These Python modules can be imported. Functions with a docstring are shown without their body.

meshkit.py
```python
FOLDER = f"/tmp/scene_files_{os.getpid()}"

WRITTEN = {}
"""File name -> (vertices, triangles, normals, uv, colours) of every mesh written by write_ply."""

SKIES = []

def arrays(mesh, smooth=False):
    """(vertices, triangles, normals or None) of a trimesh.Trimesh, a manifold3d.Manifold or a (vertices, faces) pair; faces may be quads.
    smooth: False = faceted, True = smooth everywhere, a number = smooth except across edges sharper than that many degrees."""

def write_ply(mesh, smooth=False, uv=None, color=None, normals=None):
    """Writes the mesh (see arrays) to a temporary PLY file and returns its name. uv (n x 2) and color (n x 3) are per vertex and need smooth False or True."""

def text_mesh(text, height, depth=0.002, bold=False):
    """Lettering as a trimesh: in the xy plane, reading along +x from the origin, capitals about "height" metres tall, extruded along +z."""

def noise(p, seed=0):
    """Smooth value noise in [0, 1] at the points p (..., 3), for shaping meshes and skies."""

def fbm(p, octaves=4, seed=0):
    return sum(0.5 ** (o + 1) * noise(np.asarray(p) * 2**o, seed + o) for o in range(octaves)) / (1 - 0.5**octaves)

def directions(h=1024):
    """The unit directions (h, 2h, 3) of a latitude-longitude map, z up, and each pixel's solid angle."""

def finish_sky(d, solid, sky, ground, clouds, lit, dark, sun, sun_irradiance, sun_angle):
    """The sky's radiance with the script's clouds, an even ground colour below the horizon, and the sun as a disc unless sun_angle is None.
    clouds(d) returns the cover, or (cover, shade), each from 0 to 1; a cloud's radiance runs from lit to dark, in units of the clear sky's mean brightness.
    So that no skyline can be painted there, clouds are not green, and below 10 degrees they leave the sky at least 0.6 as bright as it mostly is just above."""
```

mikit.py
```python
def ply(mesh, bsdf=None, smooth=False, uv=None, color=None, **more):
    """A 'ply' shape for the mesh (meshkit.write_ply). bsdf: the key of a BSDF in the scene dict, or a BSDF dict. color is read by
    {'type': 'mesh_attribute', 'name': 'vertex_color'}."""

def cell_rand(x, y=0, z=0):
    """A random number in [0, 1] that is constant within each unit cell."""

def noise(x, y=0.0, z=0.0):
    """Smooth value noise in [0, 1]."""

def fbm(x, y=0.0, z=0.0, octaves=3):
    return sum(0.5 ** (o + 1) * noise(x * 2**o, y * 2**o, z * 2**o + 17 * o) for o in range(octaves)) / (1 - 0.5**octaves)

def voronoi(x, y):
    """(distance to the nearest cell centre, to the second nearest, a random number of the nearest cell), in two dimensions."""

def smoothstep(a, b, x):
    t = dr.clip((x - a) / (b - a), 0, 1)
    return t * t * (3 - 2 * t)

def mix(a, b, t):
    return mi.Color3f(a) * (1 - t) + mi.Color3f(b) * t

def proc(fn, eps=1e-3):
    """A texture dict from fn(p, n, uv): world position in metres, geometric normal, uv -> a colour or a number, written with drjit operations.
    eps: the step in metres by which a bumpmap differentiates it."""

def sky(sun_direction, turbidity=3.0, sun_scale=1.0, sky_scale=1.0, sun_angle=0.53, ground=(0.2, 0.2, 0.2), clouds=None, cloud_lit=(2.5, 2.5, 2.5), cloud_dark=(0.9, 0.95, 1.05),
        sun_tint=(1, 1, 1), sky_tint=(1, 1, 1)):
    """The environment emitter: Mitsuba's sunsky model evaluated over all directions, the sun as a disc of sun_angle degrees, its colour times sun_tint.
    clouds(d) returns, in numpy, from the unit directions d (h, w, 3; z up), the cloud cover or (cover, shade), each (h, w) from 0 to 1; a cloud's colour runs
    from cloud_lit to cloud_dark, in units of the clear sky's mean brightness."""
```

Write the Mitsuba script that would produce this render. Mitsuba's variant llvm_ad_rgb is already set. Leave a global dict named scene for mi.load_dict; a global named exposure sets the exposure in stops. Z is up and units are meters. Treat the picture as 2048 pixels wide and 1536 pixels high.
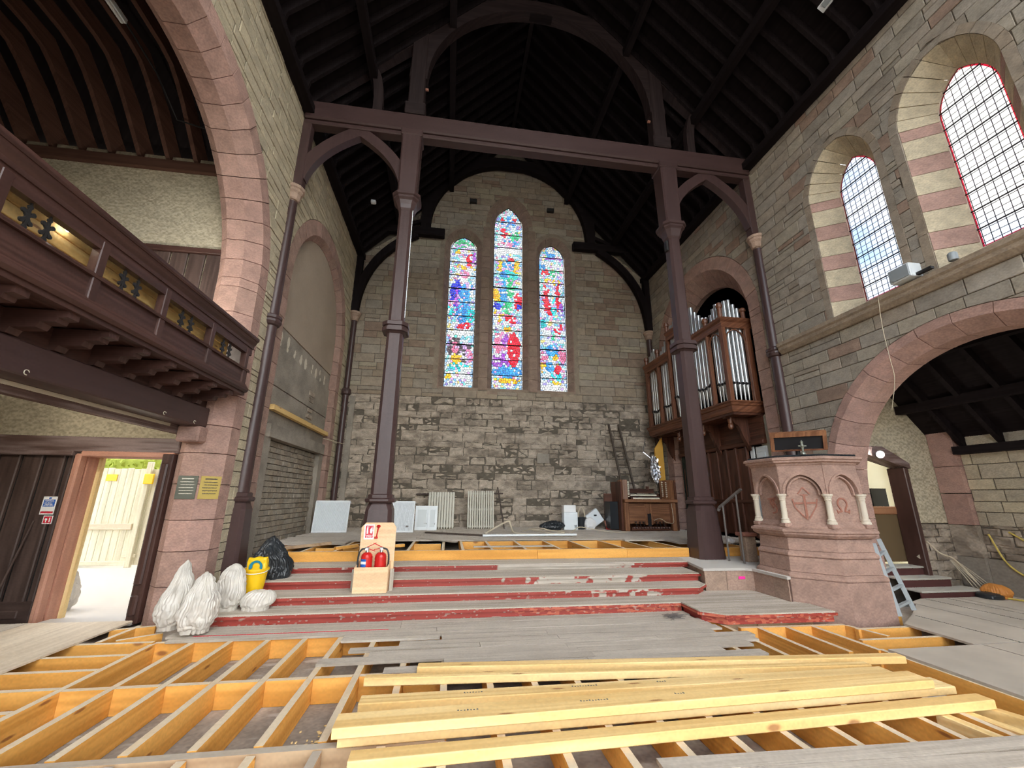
import math, random
import numpy as np
import trimesh
import shapely
from shapely.geometry import Polygon, box as sbox, Point
from shapely import affinity
import drjit as dr
import mitsuba as mi
import mikit, meshkit
from mikit import proc, noise, fbm, voronoi, smoothstep, mix, cell_rand

T = mi.ScalarTransform4f
PI = math.pi
scene, labels = {}, {}
# ---------------------------------------------------------------- camera
F_PX, YAW, PITCH, ROLL, EYE = 822.94, 0.146317, 0.268158, 0.007474, 1.5
_f = np.array([math.sin(YAW) * math.cos(PITCH), math.cos(YAW) * math.cos(PITCH), math.sin(PITCH)])
_r = np.array([math.cos(YAW), -math.sin(YAW), 0.0])
_u = np.cross(_r, _f)
_up = -math.sin(ROLL) * _r + math.cos(ROLL) * _u
scene['camera'] = {'type': 'perspective', 'fov': 2 * math.degrees(math.atan(1024 / F_PX)), 'fov_axis': 'x', 'near_clip': 0.05, 'far_clip': 500.0,
                   'to_world': T().look_at(origin=[0, 0, EYE], target=[float(_f[0]), float(_f[1]), EYE + float(_f[2])], up=_up.tolist())}
# ---------------------------------------------------------------- sky
def clouds(d):
    q = d * np.array([3.0, 3.0, 5.0]) + 7.3
    n = meshkit.fbm(q, 4, 3)
    return np.clip((n - 0.36) * 5.0, 0, 1), np.clip((meshkit.fbm(q * 1.7, 3, 9) - 0.45) * 2, 0, 1)
scene['sky'] = mikit.sky((0.35, -0.55, 0.75), turbidity=3.0, sun_scale=0.0, sky_scale=1.0, ground=(0.3, 0.29, 0.27), clouds=clouds, cloud_lit=(2.2, 2.0, 1.70), cloud_dark=(1.25, 1.15, 1.02), sky_tint=(1.15, 1.0, 0.85))
exposure = 5.22
LAMP = 0.12
# ---------------------------------------------------------------- helpers
def lin(r, g, b):
    return [((c / 255.0 + 0.055) / 1.055) ** 2.4 if c > 10 else c / 255.0 / 12.92 for c in (r, g, b)]
WOODUV, TINTUV = set(), set()
def bsdf(name, base, rough=0.8, spec=0.3, bump=None, bscale=0.0, wood=False, tint=False, **kw):
    b = {'type': 'principled', 'base_color': base if isinstance(base, dict) else {'type': 'rgb', 'value': [float(x) for x in base]}, 'roughness': float(rough), 'specular': float(spec), **kw}
    if bump is not None:
        b = {'type': 'bumpmap', 'arbitrary': bump, 'scale': float(bscale), 'nested': b} if False else {'type': 'bumpmap', 'tex': bump, 'scale': float(bscale), 'inner': b}
    scene[name] = {'type': 'twosided', 'inner': b}
    if wood: WOODUV.add(name)
    if tint: TINTUV.add(name)
rnd = random.Random(11)
def uniq(k):
    if k not in scene and k not in labels: return k
    i = 1
    while True:
        q = '%s_%03d' % (k, i)
        if q not in scene and q not in labels: return q
        i += 1
_count = {}
def fresh(k):
    if k not in scene and k not in labels and k not in _count:
        _count[k] = 0
        return k
    while True:
        _count[k] = _count.get(k, 0) + 1
        q = '%s_%03d' % (k, _count[k])
        if q not in scene and q not in labels: return q
def lab(k, label=None, cat=None, group=None, kind=None):
    d = labels.setdefault(k, {})
    if label: d['label'] = label
    if cat: d['category'] = cat
    if group: d['group'] = group
    if kind: d['kind'] = kind
def tm(m):
    if isinstance(m, tuple):
        m = trimesh.Trimesh(np.asarray(m[0], float), np.asarray(m[1]), process=False)
    return m
def put(name, m, mat, smooth=False, parent=None, tint=None, axis=None, label=None, cat=None, group=None, kind=None, **more):
    m = tm(m)
    if m.volume < 0: m = trimesh.Trimesh(m.vertices, m.faces[:, ::-1], process=False)
    k = fresh(parent + '__' + name if parent else name)
    uv = None
    if mat in WOODUV:
        v = m.vertices
        if axis is None:
            e = v.max(0) - v.min(0); a = np.zeros(3); a[int(np.argmax(e))] = 1
        else: a = np.asarray(axis, float); a /= np.linalg.norm(a)
        o1 = np.cross(a, [0.31, 0.23, 0.92]); o1 /= np.linalg.norm(o1); o2 = np.cross(a, o1)
        uv = np.c_[v @ a + rnd.random() * 40, v @ o1 + 0.83 * (v @ o2) + rnd.random() * 40]
        if smooth not in (True, False): smooth = False
    elif mat in TINTUV:
        tint = tint or (rnd.random() * 0.1, rnd.random())
        uv = np.tile(np.array(tint, float), (len(m.vertices), 1))
        if smooth not in (True, False): smooth = False
    scene[k] = mikit.ply(m, mat, smooth=smooth, uv=uv, **more)
    if label or cat or group or kind: lab(k, label, cat, group, kind)
    return k
def thing(name, label, cat, group=None, kind=None):
    k = fresh(name)
    lab(k, label, cat, group, kind)
    return k
def cat_(*ms):
    V, Fs, n = [], [], 0
    for m in ms:
        m = tm(m); V.append(m.vertices); Fs.append(m.faces + n); n += len(m.vertices)
    return trimesh.Trimesh(np.vstack(V), np.vstack(Fs), process=False)
BF = np.array([[0, 1, 3], [0, 3, 2], [4, 6, 7], [4, 7, 5], [0, 4, 5], [0, 5, 1], [2, 3, 7], [2, 7, 6], [0, 2, 6], [0, 6, 4], [1, 5, 7], [1, 7, 3]])
def bx(x0, y0, z0, x1, y1, z1):
    return trimesh.Trimesh(np.array([[x, y, z] for x in (x0, x1) for y in (y0, y1) for z in (z0, z1)], float), BF, process=False)
def rbx(x0, y0, z0, x1, y1, z1, c=0.01):
    """box with chamfered edges (hull of 24 points)"""
    P = []
    for i, x in enumerate((x0, x1)):
        for j, y in enumerate((y0, y1)):
            for k, z in enumerate((z0, z1)):
                sx, sy, sz = (c if i == 0 else -c), (c if j == 0 else -c), (c if k == 0 else -c)
                P += [[x, y + sy, z + sz], [x + sx, y, z + sz], [x + sx, y + sy, z]]
    return trimesh.Trimesh(np.array(P)).convex_hull
def hull(P):
    return trimesh.Trimesh(np.array(P, float)).convex_hull
def beam(a, b, w, h, up=(0, 0, 1)):
    """box beam from a to b; w across, h along up"""
    a, b = np.asarray(a, float), np.asarray(b, float)
    d = (b - a) / np.linalg.norm(b - a)
    s = np.cross(d, up); s /= np.linalg.norm(s)
    t = np.cross(s, d)
    V = [p + i * s * w / 2 + j * t * h / 2 for p in (a, b) for i in (-1, 1) for j in (-1, 1)]
    return trimesh.Trimesh(np.array(V), BF, process=False)
def cyl(a, b, r0, r1=None, n=12, caps=True):
    a, b = np.asarray(a, float), np.asarray(b, float)
    r1 = r0 if r1 is None else r1
    d = (b - a) / np.linalg.norm(b - a)
    s = np.cross(d, (0, 0, 1) if abs(d[2]) < 0.9 else (1, 0, 0)); s /= np.linalg.norm(s)
    t = np.cross(d, s)
    an = np.arange(n) * 2 * PI / n
    ring = np.cos(an)[:, None] * s + np.sin(an)[:, None] * t
    V = np.vstack([a + ring * r0, b + ring * r1, [a], [b]])
    Fc = []
    for i in range(n):
        j = (i + 1) % n
        Fc += [[i, j, n + j], [i, n + j, n + i]]
        if caps: Fc += [[2 * n, j, i], [2 * n + 1, n + i, n + j]]
    return trimesh.Trimesh(V, np.array(Fc), process=False)
def tube(P, r, n=6):
    P = np.asarray(P, float)
    t = np.gradient(P, axis=0); t /= np.linalg.norm(t, axis=1, keepdims=True) + 1e-12
    a = np.cross(t, np.where(np.abs(t[:, 2:]) < 0.9, [0, 0, 1.0], [1.0, 0, 0])); a /= np.linalg.norm(a, axis=1, keepdims=True) + 1e-12
    b = np.cross(t, a); an = np.arange(n) * 2 * PI / n
    V = (P[:, None] + r * (np.cos(an)[None, :, None] * a[:, None] + np.sin(an)[None, :, None] * b[:, None])).reshape(-1, 3)
    Fc = []
    for i in range(len(P) - 1):
        for j in range(n):
            q = (j + 1) % n
            Fc += [[i * n + j, i * n + q, (i + 1) * n + q], [i * n + j, (i + 1) * n + q, (i + 1) * n + j]]
    c0, c1 = len(V), len(V) + 1
    V = np.vstack([V, P[:1], P[-1:]])
    for j in range(n):
        q = (j + 1) % n
        Fc += [[c0, q, j], [c1, (len(P) - 1) * n + j, (len(P) - 1) * n + q]]
    return trimesh.Trimesh(V, np.array(Fc), process=False)
def smooth_path(P, k=6):
    """Catmull-Rom through the points"""
    P = np.asarray(P, float); Q = np.vstack([2 * P[0] - P[1], P, 2 * P[-1] - P[-2]]); out = []
    for i in range(1, len(Q) - 2):
        for s in np.arange(k) / k:
            p0, p1, p2, p3 = Q[i - 1:i + 3]
            out.append(0.5 * (2 * p1 + (p2 - p0) * s + (2 * p0 - 5 * p1 + 4 * p2 - p3) * s * s + (3 * p1 - p0 - 3 * p2 + p3) * s ** 3))
    return np.array(out + [P[-1]])
def lathe(prof, n=24, at=(0, 0, 0), closed_ngon_phase=0.0):
    """revolve [(r, z)...] about z; n sides (8 for octagons)"""
    prof = [(max(r, 1e-4), z) for r, z in prof]
    an = np.arange(n) * 2 * PI / n + closed_ngon_phase
    V = np.array([[r * math.cos(a) + at[0], r * math.sin(a) + at[1], z + at[2]] for r, z in prof for a in an] + [[at[0], at[1], prof[0][1] + at[2]], [at[0], at[1], prof[-1][1] + at[2]]])
    m = len(prof); Fc = []
    for i in range(m - 1):
        for j in range(n):
            q = (j + 1) % n
            Fc += [[i * n + j, i * n + q, (i + 1) * n + q], [i * n + j, (i + 1) * n + q, (i + 1) * n + j]]
    for j in range(n):
        q = (j + 1) % n
        Fc += [[m * n, q, j], [m * n + 1, (m - 1) * n + j, (m - 1) * n + q]]
    return trimesh.Trimesh(V, np.array(Fc), process=False)
def polys(g):
    if g.is_empty: return []
    if g.geom_type == 'Polygon': return [g]
    return [q for q in getattr(g, 'geoms', []) if q.geom_type == 'Polygon']
def extr(poly, d0, d1, f3):
    """extrude shapely polygon(s) in (s, z) from depth d0 to d1 through the map f3(s, z, d)"""
    ms = []
    for g in polys(poly):
        g = shapely.remove_repeated_points(g, 1e-4)
        if g.area < 1e-6: continue
        m = trimesh.creation.extrude_polygon(g, 1.0, engine='earcut')
        v = np.array(m.vertices)
        ms.append(trimesh.Trimesh(f3(v[:, 0], v[:, 1], d0 + (d1 - d0) * v[:, 2]), m.faces, process=False))
    return cat_(*ms) if ms else None
st = lambda *a: np.stack(np.broadcast_arrays(*a), -1).astype(float)
def sweep(sections, caps=True):
    """join equal-length convex 3D sections"""
    S = np.array(sections, float); k, n = S.shape[:2]
    V = S.reshape(-1, 3); Fc = []
    for i in range(k - 1):
        for j in range(n):
            q = (j + 1) % n
            Fc += [[i * n + j, i * n + q, (i + 1) * n + q], [i * n + j, (i + 1) * n + q, (i + 1) * n + j]]
    if caps:
        for j in range(1, n - 1):
            Fc += [[0, j + 1, j], [(k - 1) * n, (k - 1) * n + j, (k - 1) * n + j + 1]]
    return trimesh.Trimesh(V, np.array(Fc), process=False)
# outlines of openings: pointed (or round) arch on jambs
def arch_pts(c, a, z0, zs, h, n=14):
    R = (a * a + h * h) / (2 * a); t1 = math.atan2(h, R - a) if h < R or True else 0
    rt = [(c + a - R + R * math.cos(t), zs + R * math.sin(t)) for t in np.linspace(0, math.atan2(h, -(a - R)), n)]
    lt = [(2 * c - x, z) for x, z in reversed(rt)]
    return [(c + a, z0)] + rt + lt[1:] + [(c - a, z0)]
def arch_poly(*a, **k): return Polygon(arch_pts(*a, **k))
def jamb_stones(holder, name, mat, c, a, z0, zs, h, prof, f3, heights, nv, tintf, gap=0.006, jit=0.0, seed=1, sides=(1, -1)):
    """separate stones round an opening. prof = convex [(off, depth)...]: off = distance outward from the opening's outline"""
    rg = random.Random(seed)
    R = (a * a + h * h) / (2 * a); tm_ = math.atan2(h, -(a - R))
    def pt(side, kind, v, off):
        if kind == 'j': s, z = c + side * (a + off), v
        else: s, z = c + side * (a - R + (R + off) * math.cos(v)), zs + (R + off) * math.sin(v)
        return s, z
    for side in sides:
        zz = z0; segs = []
        i = 0
        while zz < zs - 1e-3:
            hh = min(heights[i % len(heights)] * (1 + jit * (rg.random() - 0.5)), zs - zz)
            if zs - (zz + hh) < 0.1: hh = zs - zz
            segs.append(('j', zz + gap, zz + hh - gap)); zz += hh; i += 1
        for k in range(nv):
            t0, t1 = tm_ * k / nv, tm_ * (k + 1) / nv
            segs.append(('a', t0 + gap / R, t1 - gap / R))
        for q, (kind, v0, v1) in enumerate(segs):
            grow = rg.random() * 0.012
            vs = (v0, v1) if kind == 'j' else np.linspace(v0, v1, 4)
            secs = []
            for v in vs:
                row = []
                for off, d in prof(q, kind) if callable(prof) else prof:
                    s, z = pt(side, kind, v, off)
                    row.append(f3(np.float64(s), np.float64(z), np.float64(d - (grow if d < 0.1 else 0))))
                secs.append(row)
            put(name, sweep(secs), mat, parent=holder, tint=tintf(rg, q, kind))
    if abs(h - a) > 0.01 and len(sides) == 2:      # key stone closing the pointed head
        row = lambda sd: [f3(np.float64(c + sd * (a - R + (R + off) * math.cos(tm_))), np.float64(zs + (R + off) * math.sin(tm_)), np.float64(d)) for off, d in (prof(99, 'a') if callable(prof) else prof)]
        put(name, sweep([row(1), row(-1)]), mat, parent=holder, tint=tintf(rg, 98, 'a'))
def blocks(holder, name, mat, poly, f3, rows, lens, tintf, depth=0.02, joint=0.012, seed=1, limit=280, c=0.008, rough=0.006, wob=0.0):
    """coursed squared stones filling the polygon, each its own piece"""
    rg = random.Random(seed)
    x0, z0, x1, z1 = poly.bounds
    shapely.prepare(poly)
    cells = []
    z = z0
    while z < z1:
        h = rg.uniform(*rows)
        x = x0 - rg.random() * lens[1]
        while x < x1:
            l = rg.uniform(*lens)
            if rg.random() < 0.16 and h > 0.17:   # two thin stones one above the other
                hs = h * rg.uniform(0.4, 0.6); cells += [(x, z, x + l, z + hs), (x, z + hs, x + l, z + h)]
            else: cells.append((x, z, x + l, z + h))
            x += l
        z += h
    out = []
    for (a, b, e, f) in cells:
        r = sbox(a + joint / 2, b + joint / 2, e - joint / 2, f - joint / 2)
        if not poly.intersects(r): continue
        d = depth + rg.uniform(-rough, rough); tt = tintf(rg, (a + e) / 2, (b + f) / 2)
        if wob and poly.intersects(r):      # irregular rubble stone: wavering outline, bulging hacked face
            pts = []
            for (p, q) in (((a, b), (e, b)), ((e, b), (e, f)), ((e, f), (a, f)), ((a, f), (a, b))):
                n_ = max(1, int(math.hypot(q[0] - p[0], q[1] - p[1]) / 0.11))
                pts += [(p[0] + (q[0] - p[0]) * t / n_, p[1] + (q[1] - p[1]) * t / n_) for t in range(n_)]
            cxy = ((a + e) / 2, (b + f) / 2); ring = []
            for s, zz in pts:
                k_ = 1 - joint / max(e - a, f - b)
                ring.append((min(max(cxy[0] + (s - cxy[0]) * k_ + rg.uniform(-wob, wob), x0 + 0.004), x1 - 0.004), min(max(cxy[1] + (zz - cxy[1]) * k_ + rg.uniform(-wob, wob) * 0.8, z0 + 0.004), z1 - 0.004)))
            m_ = len(ring); V = [f3(np.float64(s), np.float64(zz), np.float64(0.01)) for s, zz in ring]
            V += [f3(np.float64(s), np.float64(zz), np.float64(-d + 0.012 + rg.uniform(-0.006, 0.006))) for s, zz in ring]
            V += [f3(np.float64(cxy[0] + (s - cxy[0]) * 0.80), np.float64(cxy[1] + (zz - cxy[1]) * 0.68), np.float64(-d + rg.uniform(-0.014, 0.010))) for s, zz in ring]
            V.append(f3(np.float64(cxy[0]), np.float64(cxy[1]), np.float64(-d + rg.uniform(-0.012, 0.012))))
            F_ = []
            for j in range(m_):
                q = (j + 1) % m_
                for l_ in (0, m_): F_ += [[l_ + j, l_ + q, l_ + m_ + q], [l_ + j, l_ + m_ + q, l_ + m_ + j]]
                F_.append([2 * m_ + j, 2 * m_ + q, 3 * m_])
            out.append((r.area, trimesh.Trimesh(np.array(V), np.array(F_), process=False), tt))
        elif poly.contains(r):
            V = [f3(np.float64(s), np.float64(zz), np.float64(dd)) for s, zz, dd in [(a + joint / 2, b + joint / 2, 0.01), (e - joint / 2, b + joint / 2, 0.01), (e - joint / 2, f - joint / 2, 0.01), (a + joint / 2, f - joint / 2, 0.01),
                 (a + joint / 2, b + joint / 2, -d + c), (e - joint / 2, b + joint / 2, -d + c), (e - joint / 2, f - joint / 2, -d + c), (a + joint / 2, f - joint / 2, -d + c),
                 (a + joint / 2 + c, b + joint / 2 + c, -d), (e - joint / 2 - c, b + joint / 2 + c, -d), (e - joint / 2 - c, f - joint / 2 - c, -d), (a + joint / 2 + c, f - joint / 2 - c, -d)]]
            out.append((r.area, sweep([V[0:4], V[4:8], V[8:12]]), tt))
        else:
            for g in polys(poly.intersection(r)):
                if g.area > 0.004:
                    m = extr(g, 0.01, -d, f3)
                    if m is not None: out.append((g.area, m, tt))
    out.sort(key=lambda o: -o[0])
    for _, m, tt in out[:limit]: put(name, m, mat, parent=holder, tint=tt)
    rest = out[limit:]
    if rest:
        m = cat_(*[o[1] for o in rest])
        uv = np.vstack([np.tile(np.array(o[2], float), (len(o[1].vertices), 1)) for o in rest])
        k = fresh(holder + '__' + name)
        if m.volume < 0: m.faces = m.faces[:, ::-1]
        scene[k] = mikit.ply(m, mat, smooth=False, uv=uv)
        labels[k] = {'kind': 'stuff', 'label': 'smaller stones of the same wall'}
# ---------------------------------------------------------------- materials
def pal(h):
    tan, grey, brown, pink = mi.Color3f(0.50, 0.425, 0.29), mi.Color3f(0.32, 0.285, 0.235), mi.Color3f(0.31, 0.24, 0.17), mi.Color3f(0.385, 0.24, 0.198)
    a = dr.clip(h * 3, 0, 1); b = dr.clip(h * 3 - 1, 0, 1); c = dr.clip(h * 3 - 2, 0, 1)
    return mix(mix(mix(tan, grey, a), brown, b), pink, c)
def f_stone(p, n, uv):
    g = fbm(p.x * 7, p.y * 7, p.z * 7, 3); s = noise(p.x * 55, p.y * 55, p.z * 55)
    return pal(uv.x) * ((0.80 + 0.36 * uv.y) * (0.72 + 0.5 * g) * (0.82 + 0.36 * s))
def f_stone_b(p, n, uv):
    return 0.6 * noise(p.x * 45, p.y * 45, p.z * 45) + 0.4 * noise(p.x * 14, p.y * 14, p.z * 14)
bsdf('stone', proc(f_stone), 0.92, 0.15, proc(f_stone_b, 3e-3), 0.006, tint=True)
def f_rubble(p, n, uv):
    q = fbm(p.x * 3.2, p.y * 3.2, p.z * 4.2, 4); s = noise(p.x * 38, p.y * 38, p.z * 38); w = smoothstep(0.36, 0.58, q)
    k = noise(p.x * 9 + 3, p.y * 9, p.z * 13)
    c = mix((0.25, 0.205, 0.16), (0.40, 0.335, 0.265), w) * (0.62 + 0.42 * s + 0.36 * k) * (0.8 + 0.4 * uv.y)
    return c
def f_rubble_b(p, n, uv):
    return fbm(p.x * 9, p.y * 9, p.z * 11, 4)
bsdf('rubble', proc(f_rubble), 0.95, 0.1, proc(f_rubble_b, 4e-3), 0.07, tint=True)
def f_mortar(p, n, uv):
    s = fbm(p.x * 12, p.y * 12, p.z * 12, 3)
    return mi.Color3f(0.13, 0.11, 0.085) * (0.6 + 0.7 * s)
bsdf('mortar', proc(f_mortar), 0.95, 0.1)
def f_cast(p, n, uv):
    a = noise(p.x * 30, p.y * 30, p.z * 30); b = fbm(p.x * 2, p.y * 2, p.z * 2, 3); c = noise(p.x * 52 + 3, p.y * 52, p.z * 52)
    return mix((0.34, 0.29, 0.20), (0.54, 0.475, 0.35), smoothstep(0.2, 0.75, 0.6 * a + 0.4 * c)) * (0.85 + 0.3 * b)
def f_cast_b(p, n, uv):
    return smoothstep(0.3, 0.75, noise(p.x * 34, p.y * 34, p.z * 34)) + 0.5 * noise(p.x * 70, p.y * 70, p.z * 70)
bsdf('roughcast', proc(f_cast), 0.95, 0.1, proc(f_cast_b, 3e-3), 0.012)
def f_plaster(p, n, uv):
    a = fbm(p.x * 1.5, p.y * 1.5, p.z * 1.5, 4); b = noise(p.x * 60, p.y * 60, p.z * 60)
    return mi.Color3f(0.37, 0.295, 0.225) * (0.8 + 0.3 * a) * (0.94 + 0.12 * b)
bsdf('plaster', proc(f_plaster), 0.9, 0.1)
def f_cement(p, n, uv):
    a = fbm(p.x * 2.5, p.y * 2.5, p.z * 2.5, 4); b = noise(p.x * 40, p.y * 40, p.z * 40)
    return mi.Color3f(0.30, 0.262, 0.215) * (0.55 + 0.8 * a) * (0.9 + 0.2 * b)
bsdf('cement', proc(f_cement), 0.95, 0.1, proc(f_rubble_b, 4e-3), 0.012)
def woodf(dark, light, us=0.9, vs=16.0, fine=70.0, knots=None, dusty=None, dust=0.5):
    def fn(p, n, uv):
        w = fbm(uv.x * us, uv.y * vs, 0.0, 3) * 0.65 + 0.35 * noise(uv.x * us * 3, uv.y * fine)
        c = mix(dark, light, smoothstep(0.25, 0.75, w))
        if knots:
            d1, d2, r = voronoi(uv.x * 1.5, uv.y * 6.0)
            k = (1 - smoothstep(0.04, 0.11, d1)) * dr.select(r > 0.55, mi.Float(1), mi.Float(0))
            c = mix(c, knots, k * 0.85)
        if dusty:
            d = smoothstep(0.6, 0.9, dr.abs(n.z)) * (dust + 0.45 * fbm(p.x * 5, p.y * 5, 0.0, 3))
            c = mix(c, dusty, dr.clip(d, 0, 1))
        return c * (0.93 + 0.14 * noise(p.x * 60, p.y * 60, p.z * 60))
    return proc(fn)
bsdf('paint_brown', woodf((0.055, 0.0305, 0.0285), (0.064, 0.036, 0.0335), 0.6, 5, 20), 0.38, 0.45, wood=True)
bsdf('gallery_wood', woodf((0.045, 0.021, 0.017), (0.072, 0.034, 0.027), 0.7, 9, 40), 0.42, 0.45, wood=True)
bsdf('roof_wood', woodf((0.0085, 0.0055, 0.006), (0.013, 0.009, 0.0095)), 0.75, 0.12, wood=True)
bsdf('rib_wood', woodf((0.075, 0.036, 0.025), (0.11, 0.054, 0.038)), 0.75, 0.2, wood=True)
bsdf('truss_wood', woodf((0.020, 0.0125, 0.0125), (0.030, 0.019, 0.018)), 0.6, 0.2, wood=True)
bsdf('door_wood', woodf((0.050, 0.031, 0.026), (0.088, 0.057, 0.048), 1.0, 6, 30), 0.5, 0.35, wood=True)
bsdf('frieze_wood', woodf((0.10, 0.06, 0.05), (0.23, 0.17, 0.16), 1.2, 12), 0.5, 0.35, wood=True)
bsdf('oak', woodf((0.11, 0.040, 0.020), (0.19, 0.076, 0.038)), 0.42, 0.4, wood=True)
bsdf('oak_dark', woodf((0.050, 0.018, 0.010), (0.105, 0.038, 0.020)), 0.45, 0.4, wood=True)
bsdf('console_wood', woodf((0.15, 0.062, 0.030), (0.29, 0.135, 0.065)), 0.45, 0.4, wood=True)
bsdf('pine', woodf((0.66, 0.43, 0.16), (0.82, 0.61, 0.29), 0.35, 9, 40, knots=(0.30, 0.13, 0.05)), 0.6, 0.3, wood=True)
bsdf('pine_pale', woodf((0.68, 0.48, 0.21), (0.82, 0.66, 0.36), 0.35, 9, 40, knots=(0.30, 0.14, 0.06)), 0.6, 0.3, wood=True)
bsdf('joist', woodf((0.60, 0.275, 0.055), (0.74, 0.385, 0.095), 0.4, 9, 50, knots=(0.26, 0.09, 0.03), dusty=(0.60, 0.50, 0.36), dust=0.75), 0.7, 0.25, wood=True)
bsdf('joist_brown', woodf((0.30, 0.19, 0.11), (0.44, 0.31, 0.19), 0.8, 14, 70, dusty=(0.40, 0.36, 0.30), dust=0.55), 0.75, 0.2, wood=True)
bsdf('board_grey', woodf((0.28, 0.24, 0.195), (0.45, 0.40, 0.335), 0.7, 22, 110, dusty=(0.47, 0.42, 0.355), dust=0.22), 0.85, 0.15, wood=True)
bsdf('tread', woodf((0.33, 0.285, 0.23), (0.47, 0.415, 0.35), 0.8, 16, 90), 0.85, 0.15, wood=True)
bsdf('plywood', woodf((0.52, 0.43, 0.32), (0.62, 0.53, 0.41), 0.6, 7, 40), 0.7, 0.2, wood=True)
bsdf('ply_stand', woodf((0.66, 0.44, 0.25), (0.76, 0.54, 0.33), 0.9, 22, 60), 0.55, 0.3, wood=True)
bsdf('fence_wood', woodf((0.50, 0.47, 0.36), (0.66, 0.62, 0.48), 1.0, 12), 0.8, 0.2, wood=True)
bsdf('salmon_paint', woodf((0.42, 0.20, 0.14), (0.52, 0.27, 0.19)), 0.6, 0.3, wood=True)
def f_ground(p, n, uv):
    a = fbm(p.x * 1.3, p.y * 1.3, 0.0, 4); b = noise(p.x * 50, p.y * 50, 0.0); c = fbm(p.x * 9, p.y * 9, 2.0, 3)
    col = mix((0.29, 0.25, 0.21), (0.43, 0.385, 0.33), smoothstep(0.3, 0.7, a)) * (0.75 + 0.35 * c) * (0.88 + 0.24 * b)
    return mix(col, (0.55, 0.53, 0.49), smoothstep(0.70, 0.78, fbm(p.x * 3 + 5, p.y * 6, 5.0, 3)) * 0.5)
bsdf('dirt', proc(f_ground), 0.95, 0.1, proc(f_rubble_b, 4e-3), 0.02)
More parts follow.
